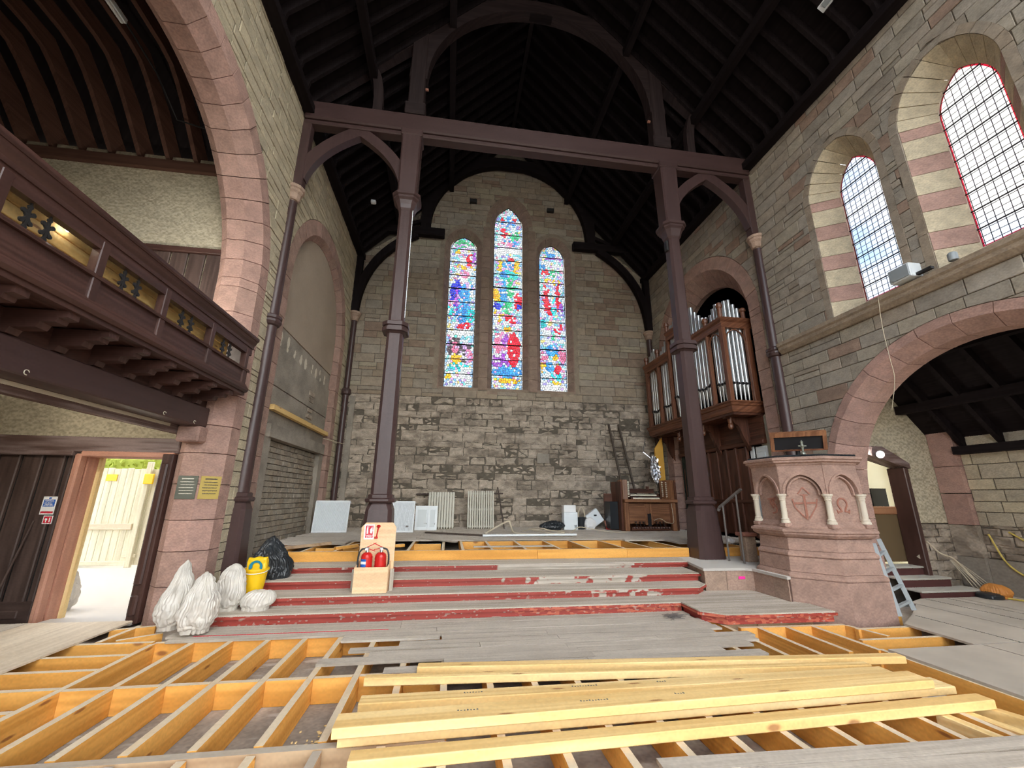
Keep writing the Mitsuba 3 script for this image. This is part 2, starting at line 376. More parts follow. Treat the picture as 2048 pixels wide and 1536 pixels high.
def f_red(p, n, uv):
    # scrubbed bare in the middle of the flight, where feet wore the paint off
    q = fbm(p.x * 8, p.y * 5, p.z * 7, 3); reg = smoothstep(0.75, 1.5, p.x) * (1 - smoothstep(2.9, 3.5, p.x))
    s2, s3, s4 = smoothstep(0.117, 0.119, p.z), smoothstep(0.227, 0.229, p.z), smoothstep(0.346, 0.348, p.z)
    amt = 0.12 + 0.45 * s2 + 0.22 * s3 + 0.21 * s4
    th = 0.80 - 0.42 * amt * reg
    bare = smoothstep(th - 0.05, th + 0.05, q)
    top = s4 * smoothstep(0.83, 0.87, p.x) * (1 - smoothstep(2.4, 3.1, p.x + 1.6 * (q - 0.5)))
    bare = dr.clip(dr.maximum(bare, top) + 0.5 * smoothstep(0.80, 0.86, noise(p.x * 25, p.y * 25, p.z * 40)), 0, 1)
    w = noise(p.x * 3, p.z * 40)
    red = mix((0.245, 0.032, 0.024), (0.345, 0.055, 0.040), fbm(p.x * 2, p.y * 2, p.z * 10, 3))
    red = mix(red, (0.55, 0.16, 0.09), (1 - s2) * smoothstep(0.85, 0.95, p.x) * smoothstep(0.45, 0.6, noise(p.x * 20, p.z * 60)) * 0.6)
    return mix(red, mix((0.36, 0.31, 0.25), (0.47, 0.42, 0.36), w), bare)
bsdf('red_paint', proc(f_red), 0.5, 0.35)
def f_lino(p, n, uv):
    a = fbm(p.x * 2, p.y * 2, 0.0, 4)
    return mi.Color3f(0.40, 0.355, 0.295) * (0.75 + 0.45 * a)
bsdf('lino', proc(f_lino), 0.75, 0.2)
for nm, c, r in (('white_enamel', (0.74, 0.78, 0.79), 0.35), ('rad_cream', (0.52, 0.50, 0.42), 0.45), ('rad_groove', (0.50, 0.53, 0.55), 0.5), ('ivory', (0.72, 0.66, 0.52), 0.5), ('black_iron', (0.018, 0.017, 0.017), 0.5),
                 ('black_plastic', (0.022, 0.025, 0.028), 0.28), ('yellow_plastic', (0.75, 0.47, 0.012), 0.35), ('red_gloss', (0.52, 0.018, 0.016), 0.22), ('red_sign', (0.55, 0.03, 0.05), 0.5), ('blue_sign', (0.02, 0.10, 0.40), 0.5),
                 ('teal_print', (0.01, 0.17, 0.25), 0.5), ('white_paper', (0.78, 0.77, 0.75), 0.6), ('grey_alu', (0.27, 0.30, 0.31), 0.4), ('handrail_grey', (0.14, 0.125, 0.115), 0.4), ('dark_void', (0.012, 0.011, 0.012), 0.9),
                 ('cream_stone', (0.56, 0.50, 0.40), 0.8), ('pink_tape', (0.85, 0.03, 0.30), 0.5), ('orange_bag', (0.55, 0.22, 0.05), 0.5), ('cable_cream', (0.52, 0.45, 0.33), 0.5), ('cable_yellow', (0.55, 0.42, 0.10), 0.5), ('pipe_iron', (0.075, 0.055, 0.045), 0.6),
                 ('green_dark', (0.012, 0.022, 0.017), 0.5), ('white_door', (0.62, 0.66, 0.66), 0.45), ('cream_wall', (0.72, 0.68, 0.52), 0.8), ('hedge_a', (0.30, 0.36, 0.05), 0.7), ('roof_red', (0.42, 0.11, 0.07), 0.8), ('white_wall', (0.75, 0.75, 0.74), 0.8),
                 ('concrete', (0.44, 0.415, 0.375), 0.9), ('ladder_wood', (0.085, 0.065, 0.048), 0.7), ('terracotta', (0.30, 0.13, 0.09), 0.8), ('carpet_brown', (0.115, 0.075, 0.035), 0.95), ('step_edge', (0.40, 0.38, 0.33), 0.6), ('maroon', (0.07, 0.022, 0.02), 0.7), ('gold_foam', (0.60, 0.32, 0.05), 0.6)):
    bsdf(nm, c, r, 0.4)
bsdf('lead', (0.012, 0.012, 0.013), 1.0, 0.0)
def f_sack(p, n, uv):
    return mi.Color3f(0.56, 0.525, 0.465) * (0.72 + 0.45 * fbm(p.x * 9, p.y * 9, p.z * 9, 3))
bsdf('sack', proc(f_sack), 0.33, 0.5)
bsdf('pipe_metal', (0.50, 0.52, 0.52), 0.32, 0.5, metallic=0.85)
bsdf('foil', (0.75, 0.77, 0.80), 0.2, 0.5, metallic=1.0)
bsdf('brass', (0.62, 0.47, 0.14), 0.38, 0.5, metallic=0.6)
bsdf('zinc', (0.22, 0.23, 0.19), 0.42, 0.5, metallic=0.6)
scene['glass'] = {'type': 'thindielectric', 'specular_transmittance': {'type': 'rgb', 'value': [0.34, 0.36, 0.40]}}
scene['red_glass'] = {'type': 'thindielectric', 'specular_transmittance': {'type': 'rgb', 'value': [0.13, 0.003, 0.010]}}
# wall frames: s along the wall, z up, d into the wall (negative = proud)
XL, XR, YB = -3.4, 7.0, 13.1
def fL(s, z, d): return st(XL - d, s, z)
def fR(s, z, d): return st(XR + d, s, z)
def fB(s, z, d): return st(s, YB + d, z)
# ================================================================ STRUCTURE
def structure(k, m, mat, label, **kw):
    return put(k, m, mat, kind='structure', label=label, cat=kw.pop('cat', 'wall'), **kw)
t_left = lambda rg, s, z: (0.02 + 0.08 * rg.random(), 0.25 + 0.4 * rg.random())
t_right = lambda rg, s, z: ((0.80, rg.random() * 0.3) if rg.random() < 0.09 else (0.24 + 0.24 * rg.random(), 0.1 + rg.random() * 0.6))
def t_back(rg, s, z):
    r = rg.random()
    if r < 0.12: return (0.72 + 0.08 * rg.random(), 0.0)
    return (0.42 + 0.22 * rg.random(), 0.25 + 0.6 * rg.random()) if r < 0.86 else (0.10 + 0.08 * rg.random(), 0.1)
t_pink = lambda rg, *a: (0.96 + 0.04 * rg.random(), 0.45 + 0.55 * rg.random())
t_pinkd = lambda rg, *a: (0.90 + 0.08 * rg.random(), 0.15 + 0.5 * rg.random())
structure('floor', bx(-9.6, -4, -0.45, 9.6, 13.6, -0.22), 'dirt', 'bare grey dusty ground under the opened floor', cat='floor')
# ---- left wall with the transept arch and the blind niche
NC, NZ, NA = 10.2, 5.75, 1.9
arch_o = arch_poly(4.45, 2.79, -0.25, 5.0, 2.79, n=30)
niche_o = arch_poly(NC, NA + 0.49, 0.3, NZ, NA + 0.49, n=30)
wl = sbox(-3, -0.24, 13.4, 9.45).difference(arch_o).difference(niche_o)
structure('wall_left', extr(wl, 0.012, 0.64, fL), 'mortar', 'left nave wall of yellow squared stone with red sandstone arches')
blocks('wall_left', 'block', 'stone', sbox(2.4, -0.2, 13.1, 9.42).difference(arch_o.buffer(0.004)).difference(niche_o.buffer(0.004)), fL, (0.15, 0.25), (0.28, 0.62), t_left, depth=0.004, joint=0.016, seed=3, rough=0.006, c=0.006)
jamb_stones('wall_left', 'arch_stone', 'stone', 4.45, 2.31, -0.22, 5.0, 2.31, [(0.20, 0), (0, 0.20), (0, 0.48), (0.16, 0.64), (0.48, 0.64), (0.48, 0)], fL, [0.50, 0.45, 0.42], 11, t_pink, gap=0.005, seed=5)
jamb_stones('wall_left', 'niche_stone', 'stone', NC, NA, 0.35, NZ, NA, [(0.14, 0), (0, 0.12), (0, 0.3), (0.48, 0.3), (0.48, 0)], fL, [0.46, 0.4, 0.5], 9, t_pinkd, gap=0.005, seed=7)
# niche filling: plaster above, cement bands, bricked-up opening under a lintel
ni = arch_poly(NC, NA - 0.003, 0.3, NZ, NA - 0.003, n=30)
wi = put('plaster_infill', extr(ni.intersection(sbox(0, 4.86, 20, 9)), 0.13, 0.3, fL), 'plaster', parent='wall_left', label='smooth brown plaster filling the top of the niche')
put('cement_band', extr(ni.intersection(sbox(0, 4.42, 20, 4.855)), 0.15, 0.3, fL), 'cement', parent='wall_left', label='dark cement band with pale paint scraps')
put('cement_field', extr(ni.intersection(sbox(0, 3.62, 20, 4.40)), 0.12, 0.3, fL), 'cement', parent='wall_left')
put('cement_field', extr(ni.intersection(sbox(0, 2.86, 20, 3.60)), 0.125, 0.3, fL), 'cement', parent='wall_left')
put('lintel', extr(sbox(8.42, 2.58, 12.0, 2.84), 0.02, 0.3, fL), 'cement', parent='wall_left', label='grey concrete lintel over the blocked opening')
put('cement_jamb', extr(sbox(8.30, 0.3, 8.62, 2.58), 0.07, 0.3, fL), 'cement', parent='wall_left')
put('cement_jamb', extr(sbox(11.80, 0.3, 12.1, 2.58), 0.07, 0.3, fL), 'cement', parent='wall_left')
put('brick_backing', extr(sbox(8.6, 0.3, 11.82, 2.6), 0.2, 0.32, fL), 'mortar', parent='wall_left')
rg = random.Random(21)
pv = []
for k in range(9):   # paint scraps on the dark band
    c = 8.6 + k * 0.38 + rg.uniform(-0.1, 0.1); g = Point(c, 4.62 + rg.uniform(-0.08, 0.08)).buffer(rg.uniform(0.05, 0.11), 6)
    g = affinity.scale(g, 0.7, 1.3).union(affinity.translate(Point(c, 4.5).buffer(0.05, 5), rg.uniform(-0.1, 0.1), 0))
    pv.append(extr(g, 0.146, 0.155, fL))
put('paint_scraps', cat_(*pv), 'cream_stone', parent='wall_left', kind='stuff', label='pale scraps of old paint on the cement band')
for (a, b, z0, z1) in ((10.55, 10.85, 3.75, 3.86), (10.5, 10.9, 3.9, 4.02), (10.56, 10.86, 3.5, 3.58), (10.5, 10.9, 3.34, 3.44)):
    put('exposed_brick', extr(sbox(a, z0, b, z1), 0.105, 0.2, fL), 'rubble', parent='wall_left', tint=(0.5, 0.2))
z = 0.32; r = 0
while z < 2.5:
    s = 8.62 + (0.12 if r % 2 else 0.0) - 0.12
    while s < 11.80:
        a, b = max(s, 8.63), min(s + 0.228, 11.79)
        if b - a > 0.06:
            d = 0.185 - rg.uniform(0, 0.03)
            put('brick', extr(sbox(a + 0.008, z + 0.007, b - 0.008, z + 0.103), d, 0.25, fL), 'stone', parent='wall_left', tint=(0.38 + 0.2 * rg.random(), rg.uniform(0.0, 0.6)))
        s += 0.236
    z += 0.112; r += 1
# ---- back wall
LZ0 = 4.955
LANC = [(0.15, 0.49, 10.15, 0.60), (1.79, 0.54, 11.29, 0.95), (3.435, 0.485, 10.12, 0.62)]
OFF = 0.155
bo = [arch_poly(c, a + OFF + 0.22, 4.86, zs, h + OFF + 0.2, n=16) for c, a, zs, h in LANC]
bi = [arch_poly(c, a + OFF, LZ0 - 0.06, zs, h + OFF, n=16) for c, a, zs, h in LANC]
wb = sbox(-3.6, -0.24, 7.2, 14.6)
wb = wb.difference(shapely.union_all(bi))
structure('wall_back', extr(wb, 0.012, 0.6, fB), 'mortar', 'end wall of brown squared stone above stripped rough masonry')
surround = shapely.union_all([arch_poly(c, a + OFF + 0.19, LZ0 - 0.08, zs, h + OFF + 0.19, n=16) for c, a, zs, h in LANC]).union(sbox(0.3, LZ0 - 0.08, 3.3, 10.2))
blocks('wall_back', 'block', 'stone', Polygon([(-3.4, 4.6), (7, 4.6), (7, 9.4), (5.2, 10.9), (4.9, 12.2), (4, 13.3), (1.8, 14.1), (-.4, 13.3), (-1.3, 12.2), (-1.6, 10.9), (-3.4, 9.4)]).difference(surround), fB, (0.2, 0.33), (0.32, 0.78), t_back, depth=0.004, joint=0.012, seed=9, rough=0.006, c=0.006)
blocks('wall_back', 'rough_block', 'rubble', sbox(-3.4, 0.4, 7.0, 4.595), fB, (0.16, 0.34), (0.28, 0.8), lambda rg, s, z: (0.5, 0.4 + 0.5 * rg.random()), depth=0.0, joint=0.010, seed=13, rough=0.016, c=0.014, wob=0.012)
put('window_surround', extr(surround.difference(shapely.union_all(bi)), -0.002, 0.1, fB), 'stone', parent='wall_back', tint=(0.58, 0.25))
t_mull = lambda rg, *a: (0.76 + 0.08 * rg.random(), 0.0)
for i, (c, a, zs, h) in enumerate(LANC):
    jamb_stones('wall_back', 'window_stone', 'stone', c, a, LZ0 - 0.07, zs, h, lambda q, kd, i=i: [(0, 0.27), (OFF, -0.012), (OFF + (0.035 if (i != 1 or kd == 'j') else 0.16), -0.012), (OFF + 0.035, 0.27)], fB, [0.42, 0.36, 0.46], 4, t_mull, gap=0.005, seed=30 + i)
    put('window_sill', extr(sbox(c - a - OFF, LZ0 - 0.2, c + a + OFF, LZ0), -0.0, 0.45, fB), 'stone', parent='wall_back', tint=(0.75, 0.2))
for i in range(2):   # faces of the two mullions between the lancets
    s0, s1 = LANC[i][0] + LANC[i][1] + OFF + 0.037, LANC[i + 1][0] - LANC[i + 1][1] - OFF - 0.037
    z = LZ0 - 0.07; k = 0
    while z < 10.7:
        hh = [0.42, 0.36, 0.46][k % 3]
        put('mullion_stone', extr(sbox(s0, z + 0.005, s1, z + hh - 0.005), -0.03 - 0.006 * rg.random(), 0.2, fB), 'stone', parent='wall_back', tint=t_mull(rg))
        z += hh; k += 1
put('plaster_strip', bx(-3.16, 13.03, 0.63, -3.0, 13.12, 4.5), 'cement', parent='wall_back', label='pale strip of plaster near the corner')
put('dark_patch', bx(2.75, 13.045, 2.55, 3.15, 13.1, 2.85), 'cement', parent='wall_back')
for x, z in ((0.42, 12.1), (3.35, 12.05)): put('vent_block', bx(x - 0.13, 12.98, z - 0.07, x + 0.13, 13.15, z + 0.07), 'black_iron', parent='wall_back', label='small dark vent block')
# stained glass: small pieces of coloured glass in lead, coloured by their place in the light
from scipy.spatial import Voronoi
def glass_pieces(c, a, z0, zt, cell, seed):
    r_ = np.random.RandomState(seed); nx, nz = int(2 * a / cell) + 3, int((zt - z0) / cell) + 3
    gx, gz = np.meshgrid(np.arange(nx), np.arange(nz))
    pts = np.c_[(c - a - cell + (gx + 0.5 * (gz % 2)).ravel() * cell), (z0 - cell + gz.ravel() * cell)] + r_.uniform(-0.36, 0.36, (nx * nz, 2)) * cell
    v = Voronoi(pts)
    for i, reg in enumerate(v.point_region):
        q = v.regions[reg]
        if q and -1 not in q:
            yield pts[i], Polygon(v.vertices[q])
def glass_colour(s, t, spots, r_):
    base = np.array([0.42, 0.49, 0.52]) * r_.uniform(0.75, 1.1)
    u = r_.uniform()
    for lim, cc in ((0.54, None), (0.70, (0.12, 0.32, 0.52)), (0.77, (0.16, 0.14, 0.42)), (0.83, (0.46, 0.16, 0.26)), (0.91, (0.10, 0.38, 0.36)), (0.955, (0.52, 0.38, 0.12)), (1.0, (0.40, 0.20, 0.45))):
        if u < lim:
            col = base if cc is None else np.array(cc) * r_.uniform(0.7, 1.2)
            break
    if min(s, 1 - s) < 0.07: col = base if r_.uniform() < 0.5 else np.array([0.18, 0.30, 0.50])
    for (cs, ct, rs, rt, tc, mx) in spots:
        if ((s - cs) / rs) ** 2 + ((t - ct) / rt) ** 2 < r_.uniform(0.8, 1.15):
            col = np.array(tc) * r_.uniform(0.55, 1.35) if r_.uniform() < mx else (base if r_.uniform() < 0.6 else np.array([0.3, 0.2, 0.42]))
    return np.clip(col * GLASS, 0, 0.95)
scene['stained_glass'] = {'type': 'principledthin', 'base_color': {'type': 'mesh_attribute', 'name': 'vertex_color'}, 'roughness': 0.3, 'spec_trans': 0.0, 'diff_trans': 1.9, 'eta': 1.3}
GLASS = 1.05
RED, BLU, DBL, TEA, GRN, AMB, PUR, WHT, DRK, PNK = (0.50, 0.015, 0.03), (0.03, 0.18, 0.52), (0.02, 0.03, 0.40), (0.02, 0.34, 0.38), (0.03, 0.30, 0.13), (0.60, 0.30, 0.02), (0.20, 0.05, 0.36), (0.50, 0.55, 0.58), (0.05, 0.04, 0.05), (0.52, 0.12, 0.22)
SPOTS = [
    [(0.5, 0.95, 0.4, 0.03, GRN, 0.55), (0.3, 0.885, 0.18, 0.018, AMB, 0.8), (0.75, 0.83, 0.15, 0.06, RED, 0.8), (0.9, 0.85, 0.1, 0.05, PUR, 0.7), (0.55, 0.79, 0.3, 0.02, AMB, 0.6), (0.55, 0.735, 0.2, 0.03, PNK, 0.75), (0.5, 0.70, 0.22, 0.02, WHT, 1),
     (0.3, 0.60, 0.22, 0.10, DBL, 0.92), (0.55, 0.52, 0.28, 0.12, BLU, 0.8), (0.7, 0.65, 0.2, 0.035, BLU, 0.6), (0.32, 0.57, 0.06, 0.09, PUR, 0.9), (0.12, 0.49, 0.14, 0.03, TEA, 0.8), (0.85, 0.46, 0.16, 0.05, TEA, 0.8), (0.15, 0.54, 0.1, 0.02, PNK, 0.8), (0.6, 0.395, 0.25, 0.02, RED, 0.7), (0.5, 0.35, 0.5, 0.02, WHT, 1),
     (0.32, 0.25, 0.24, 0.065, DRK, 0.62), (0.32, 0.25, 0.12, 0.035, PNK, 0.9), (0.72, 0.22, 0.24, 0.08, DRK, 0.45), (0.36, 0.185, 0.2, 0.03, AMB, 0.95), (0.5, 0.135, 0.36, 0.022, TEA, 0.6), (0.85, 0.2, 0.12, 0.05, PNK, 0.6), (0.15, 0.075, 0.15, 0.012, AMB, 1), (0.6, 0.073, 0.4, 0.012, WHT, 1)],
    [(0.28, 0.93, 0.07, 0.014, RED, 1), (0.72, 0.93, 0.07, 0.014, RED, 1), (0.5, 0.935, 0.1, 0.014, BLU, 1), (0.5, 0.905, 0.3, 0.016, BLU, 0.7), (0.35, 0.845, 0.10, 0.03, RED, 0.95), (0.72, 0.83, 0.18, 0.03, GRN, 0.6), (0.55, 0.785, 0.3, 0.02, BLU, 0.7), (0.4, 0.775, 0.3, 0.02, PNK, 0.4), (0.5, 0.74, 0.5, 0.02, WHT, 1),
     (0.22, 0.655, 0.10, 0.035, AMB, 0.95), (0.8, 0.65, 0.10, 0.035, AMB, 0.95), (0.6, 0.69, 0.1, 0.015, RED, 0.9), (0.5, 0.655, 0.2, 0.03, BLU, 0.5), (0.5, 0.60, 0.34, 0.028, TEA, 0.95), (0.35, 0.61, 0.12, 0.02, BLU, 1), (0.36, 0.50, 0.12, 0.08, BLU, 0.85), (0.6, 0.53, 0.12, 0.06, GRN, 0.8), (0.12, 0.49, 0.14, 0.04, AMB, 0.9), (0.86, 0.46, 0.14, 0.05, RED, 0.85),
     (0.5, 0.425, 0.18, 0.035, GRN, 0.9), (0.9, 0.43, 0.1, 0.015, DBL, 1), (0.15, 0.43, 0.13, 0.015, DBL, 1), (0.2, 0.375, 0.16, 0.03, AMB, 0.6), (0.6, 0.365, 0.2, 0.022, RED, 0.75), (0.5, 0.31, 0.12, 0.014, AMB, 0.9), (0.3, 0.23, 0.24, 0.06, PNK, 0.85), (0.45, 0.25, 0.14, 0.03, PUR, 0.8), (0.72, 0.21, 0.2, 0.09, RED, 0.95), (0.3, 0.15, 0.3, 0.04, PUR, 0.5), (0.5, 0.095, 0.48, 0.028, BLU, 0.85), (0.5, 0.05, 0.48, 0.01, AMB, 0.85)],
    [(0.5, 0.935, 0.2, 0.02, BLU, 0.9), (0.5, 0.91, 0.4, 0.01, PUR, 0.6), (0.15, 0.84, 0.16, 0.03, BLU, 0.7), (0.25, 0.80, 0.17, 0.022, RED, 0.95), (0.6, 0.80, 0.2, 0.02, GRN, 0.6), (0.5, 0.74, 0.35, 0.02, AMB, 0.35), (0.27, 0.62, 0.11, 0.10, RED, 0.95), (0.38, 0.55, 0.12, 0.05, RED, 0.9), (0.72, 0.63, 0.09, 0.10, RED, 0.8), (0.55, 0.55, 0.10, 0.08, TEA, 0.5), (0.86, 0.565, 0.08, 0.04, PUR, 1),
     (0.14, 0.44, 0.14, 0.03, TEA, 0.9), (0.9, 0.43, 0.12, 0.02, RED, 0.7), (0.7, 0.40, 0.15, 0.02, RED, 0.4), (0.5, 0.36, 0.14, 0.02, GRN, 0.4), (0.5, 0.27, 0.28, 0.04, BLU, 0.9), (0.15, 0.23, 0.14, 0.05, PNK, 0.5), (0.85, 0.24, 0.14, 0.05, PNK, 0.85), (0.57, 0.225, 0.1, 0.02, AMB, 1), (0.12, 0.16, 0.12, 0.03, AMB, 0.8), (0.4, 0.16, 0.2, 0.03, BLU, 0.8), (0.66, 0.145, 0.15, 0.035, RED, 0.9), (0.6, 0.105, 0.2, 0.02, TEA, 0.6), (0.65, 0.065, 0.3, 0.008, AMB, 0.9), (0.5, 0.03, 0.5, 0.03, WHT, 0.9)]]
NB = [10, 12, 10]
for i, (c, a, zs, h) in enumerate(LANC):
    ht = zs + h - LZ0; r_ = np.random.RandomState(60 + i)
    wk = thing('window_%d' % (i + 1), ['left stained glass lancet with a blue robed figure', 'tall middle stained glass lancet of the end wall', 'right stained glass lancet with two red columns of glass'][i], 'window', kind='structure')
    P = arch_poly(c, a, LZ0, zs, h, n=16)
    zz = list(np.linspace(LZ0, zs + (0.1 if i != 1 else 0.3), NB[i] + 1)) + [zs + h + 0.1]
    cells = [(p, q, glass_colour((p[0] - c + a) / (2 * a), (p[1] - LZ0) / ht, SPOTS[i], r_)) for p, q in glass_pieces(c, a, LZ0, zs + h, 0.082, 70 + i)]
    for b in range(len(zz) - 1):
        g = P.intersection(sbox(c - 2, zz[b] + 0.006, c + 2, zz[b + 1] - 0.006)); V, Fc, Cc, n = [], [], [], 0; lead = g
        shapely.prepare(g)
        for p, q, col in cells:
            if not q.intersects(g): continue
            for w in polys(q.buffer(-0.007).intersection(g)):
                if w.area < 1e-5: continue
                tv, tf = trimesh.creation.triangulate_polygon(w, engine='earcut')
                V.append(fB(tv[:, 0], tv[:, 1], 0.3)); Fc.append(tf + n); Cc.append(np.tile(col, (len(tv), 1))); n += len(tv)
        pk_ = fresh(wk + '__glass_panel'); scene[pk_] = mikit.ply((np.vstack(V), np.vstack(Fc)), 'stained_glass', color=np.vstack(Cc))
        lead = g.difference(shapely.union_all([q.buffer(-0.007) for _, q, _ in cells if q.intersects(g)]))
        m = extr(lead, 0.292, 0.298, fB)
        if m is not None: put('lead_net', m, 'lead', parent=pk_, kind='stuff')
        if b:
            w = P.intersection(sbox(c - 2, zz[b] - 0.008, c + 2, zz[b] + 0.008)).bounds; e = 0.018 if b in (3, 7) else 0.010
            put('glazing_bar', bx(w[0], YB + 0.28, zz[b] - e, w[2], YB + 0.305, zz[b] + e), 'lead', parent=wk)
    put('lead_frame', extr(P.difference(P.buffer(-0.018)), 0.28, 0.31, fB), 'lead', parent=wk)
# ---- right wall: arch to the aisle, two lancets, organ arch
RA, RZ = 2.17, 1.6
WIN = [(5.49, 'nearer the organ, with blue sky showing'), (3.76, 'towards the camera, glaring white')]
WA, WS, WH, WZ = 0.385, 7.28, 0.64, 5.0
ra_o = arch_poly(4.45, RA + 0.32, -0.25, RZ, RA + 0.32, n=30)
ro_o = arch_poly(10.25, 2.41, 0.3, 5.85, 2.41, n=30)
rw = [arch_poly(c, WA + 0.275, 4.7, WS, WH + 0.275, n=16) for c, _ in WIN]
wr = sbox(-3, -0.24, 13.4, 9.45).difference(shapely.union_all([ra_o, ro_o] + rw))
structure('wall_right', extr(wr, 0.012, 0.52, fR), 'mortar', 'right nave wall of grey brown squared stone')
quoin = shapely.union_all([arch_poly(c, WA + 0.40, 4.74, WS, WH + 0.40, n=16) for c, _ in WIN])
blocks('wall_right', 'block', 'stone', sbox(2.2, -0.2, 13.1, 9.42).difference(ra_o.buffer(0.004)).difference(ro_o.buffer(0.004)).difference(quoin.buffer(0.004)).difference(sbox(-3, 4.5, 7.45, 4.76)), fR, (0.17, 0.29), (0.26, 0.66), t_right, depth=0.004, joint=0.014, seed=17, rough=0.007, c=0.006)
jamb_stones('wall_right', 'arch_stone', 'stone', 4.45, RA, -0.22, RZ, RA, [(0.17, 0), (0, 0.2), (0, 0.5), (0.315, 0.5), (0.315, 0)], fR, [0.45, 0.5], 8, t_pink, gap=0.005, seed=19)
jamb_stones('wall_right', 'organ_arch_stone', 'stone', 10.25, 1.6, 0.3, 5.85, 1.6, [(0.45, 0), (0, 0.45), (0, 0.6), (0.80, 0.6), (0.80, 0)], fR, [0.5, 0.4, 0.45], 8, t_pinkd, gap=0.005, seed=23)
for i, (c, where) in enumerate(WIN):
    jamb_stones('wall_right', 'window_stone', 'stone', c, WA, 4.74, WS, WH, [(-0.012, 0.43), (0.265, 0.012), (0.275, 0.03), (0.275, 0.44)], fR, [0.36, 0.30], 5, lambda rg, q, kd: ((0.97, 0.7) if (kd == 'j' and q % 2) else (0.05, 0.75)), gap=0.004, seed=40 + i)
    jamb_stones('wall_right', 'window_face_stone', 'stone', c, WA, 4.74, WS, WH, [(0.272, 0.0), (0.40, 0.0), (0.40, 0.3), (0.279, 0.3)], fR, [0.66], 5, lambda rg, q, kd: (0.42 + 0.2 * rg.random(), 0.3 + 0.3 * rg.random()), gap=0.004, seed=90 + i)
    put('window_sill', sweep([[fR(np.float64(s), np.float64(z), np.float64(d)) for z, d in ((4.72, -0.02), (4.77, -0.02), (5.0, 0.43), (5.0, 0.52), (4.72, 0.52))] for s in (c - WA - 0.27, c + WA + 0.27)]), 'stone', parent='wall_right', tint=(0.3, 0.6))
    wk = thing('window_%d' % (4 + i), 'tall clear leaded lancet with red glass border, ' + where, 'window', kind='structure')
    P = arch_poly(c, WA, WZ, WS, WH, n=16); inner = P.buffer(-0.035)
    zz = list(np.arange(WZ, WS + WH, 0.30)) + [WS + WH + 0.1]
    for b in range(len(zz) - 1):
        for q in polys(inner.intersection(sbox(0, zz[b] + 0.005, 20, zz[b + 1] - 0.005))):
            m = trimesh.creation.triangulate_polygon(q, engine='earcut')
            put('glass_panel', (fR(m[0][:, 0], m[0][:, 1], 0.45), m[1]), 'glass', parent=wk)
        if b:
            w = P.intersection(sbox(0, zz[b] - 0.006, 20, zz[b] + 0.006)).bounds
            put('glazing_bar', bx(XR + 0.435, w[0], zz[b] - 0.006, XR + 0.455, w[2], zz[b] + 0.006), 'black_iron', parent=wk)
    m = trimesh.creation.triangulate_polygon(P.difference(inner), engine='earcut')
    put('red_border', (fR(m[0][:, 0], m[0][:, 1], 0.452), m[1]), 'red_glass', parent=wk, label='strip of red glass round the edge')
    wires = []
    for s in np.arange(c - WA + 0.07, c + WA, 0.095):
        w = P.intersection(sbox(s - 0.001, 0, s + 0.001, 20)).bounds
        if w: wires.append(bx(XR + 0.468, s - 0.0035, w[1], XR + 0.474, s + 0.0035, w[3]))
    for z in np.arange(WZ + 0.08, WS + WH, 0.1):
        w = P.intersection(sbox(0, z - 0.001, 20, z + 0.001)).bounds
        if w: wires.append(bx(XR + 0.468, w[0], z - 0.0035, XR + 0.474, w[2], z + 0.0035))
    put('wire_guard', cat_(*wires), 'black_iron', parent=wk, label='thin wire guard grid outside the glass')
    put('frame', extr(P.buffer(0.012).difference(P.buffer(-0.010)), 0.43, 0.47, fR), 'cream_stone', parent=wk)
sc_ = [(4.50, 0.0), (4.50, -0.05), (4.57, -0.11), (4.63, -0.11), (4.66, -0.14), (4.73, -0.14), (4.76, 0.0)]
put('trim_1', sweep([[fR(np.float64(s), np.float64(z), np.float64(d)) for z, d in sc_] for s in (-3, 7.42)]), 'stone', tint=(0.66, 0.5), kind='structure', label='moulded stone string course below the right windows', cat='trim')
# organ chamber, and panelled wall under the organ
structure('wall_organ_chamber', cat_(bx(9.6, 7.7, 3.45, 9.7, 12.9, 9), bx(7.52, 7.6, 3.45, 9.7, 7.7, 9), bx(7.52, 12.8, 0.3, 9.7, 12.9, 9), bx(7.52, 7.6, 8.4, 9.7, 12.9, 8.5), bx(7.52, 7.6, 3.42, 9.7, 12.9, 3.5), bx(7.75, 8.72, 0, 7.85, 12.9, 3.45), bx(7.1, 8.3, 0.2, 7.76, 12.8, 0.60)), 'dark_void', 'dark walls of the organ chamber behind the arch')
pk = thing('organ_panelling', 'dark wooden panelling with a door under the organ case', 'panelling')
y = 9.05
while y < 11.25:
    put('panel', rbx(7.06, y + 0.02, 0.66, 7.10, y + 0.34, 2.70, 0.012), 'oak_dark', parent=pk)
    put('stile', rbx(7.02, y - 0.035, 0.63, 7.10, y + 0.035, 2.74, 0.012), 'oak_dark', parent=pk)
    y += 0.37
put('top_rail', rbx(7.0, 8.4, 2.72, 7.12, 12.0, 2.82, 0.015), 'oak_dark', parent=pk)
put('middle_rail', rbx(7.015, 9.0, 1.40, 7.10, 11.3, 1.48, 0.012), 'oak_dark', parent=pk)
put('upper_board', bx(7.05, 8.4, 2.82, 7.1, 12.0, 3.37), 'oak_dark', parent=pk)
put('door_post', rbx(7.0, 11.25, 0.63, 7.12, 11.36, 2.74, 0.012), 'oak_dark', parent=pk)
put('door_leaf', bx(7.09, 11.36, 0.66, 7.13, 11.98, 2.72), 'green_dark', parent=pk, label='very dark door leaf')
for yy in (11.5, 11.68, 11.86): put('door_bead', bx(7.075, yy - 0.012, 0.7, 7.095, yy + 0.012, 2.36), 'oak_dark', parent=pk)
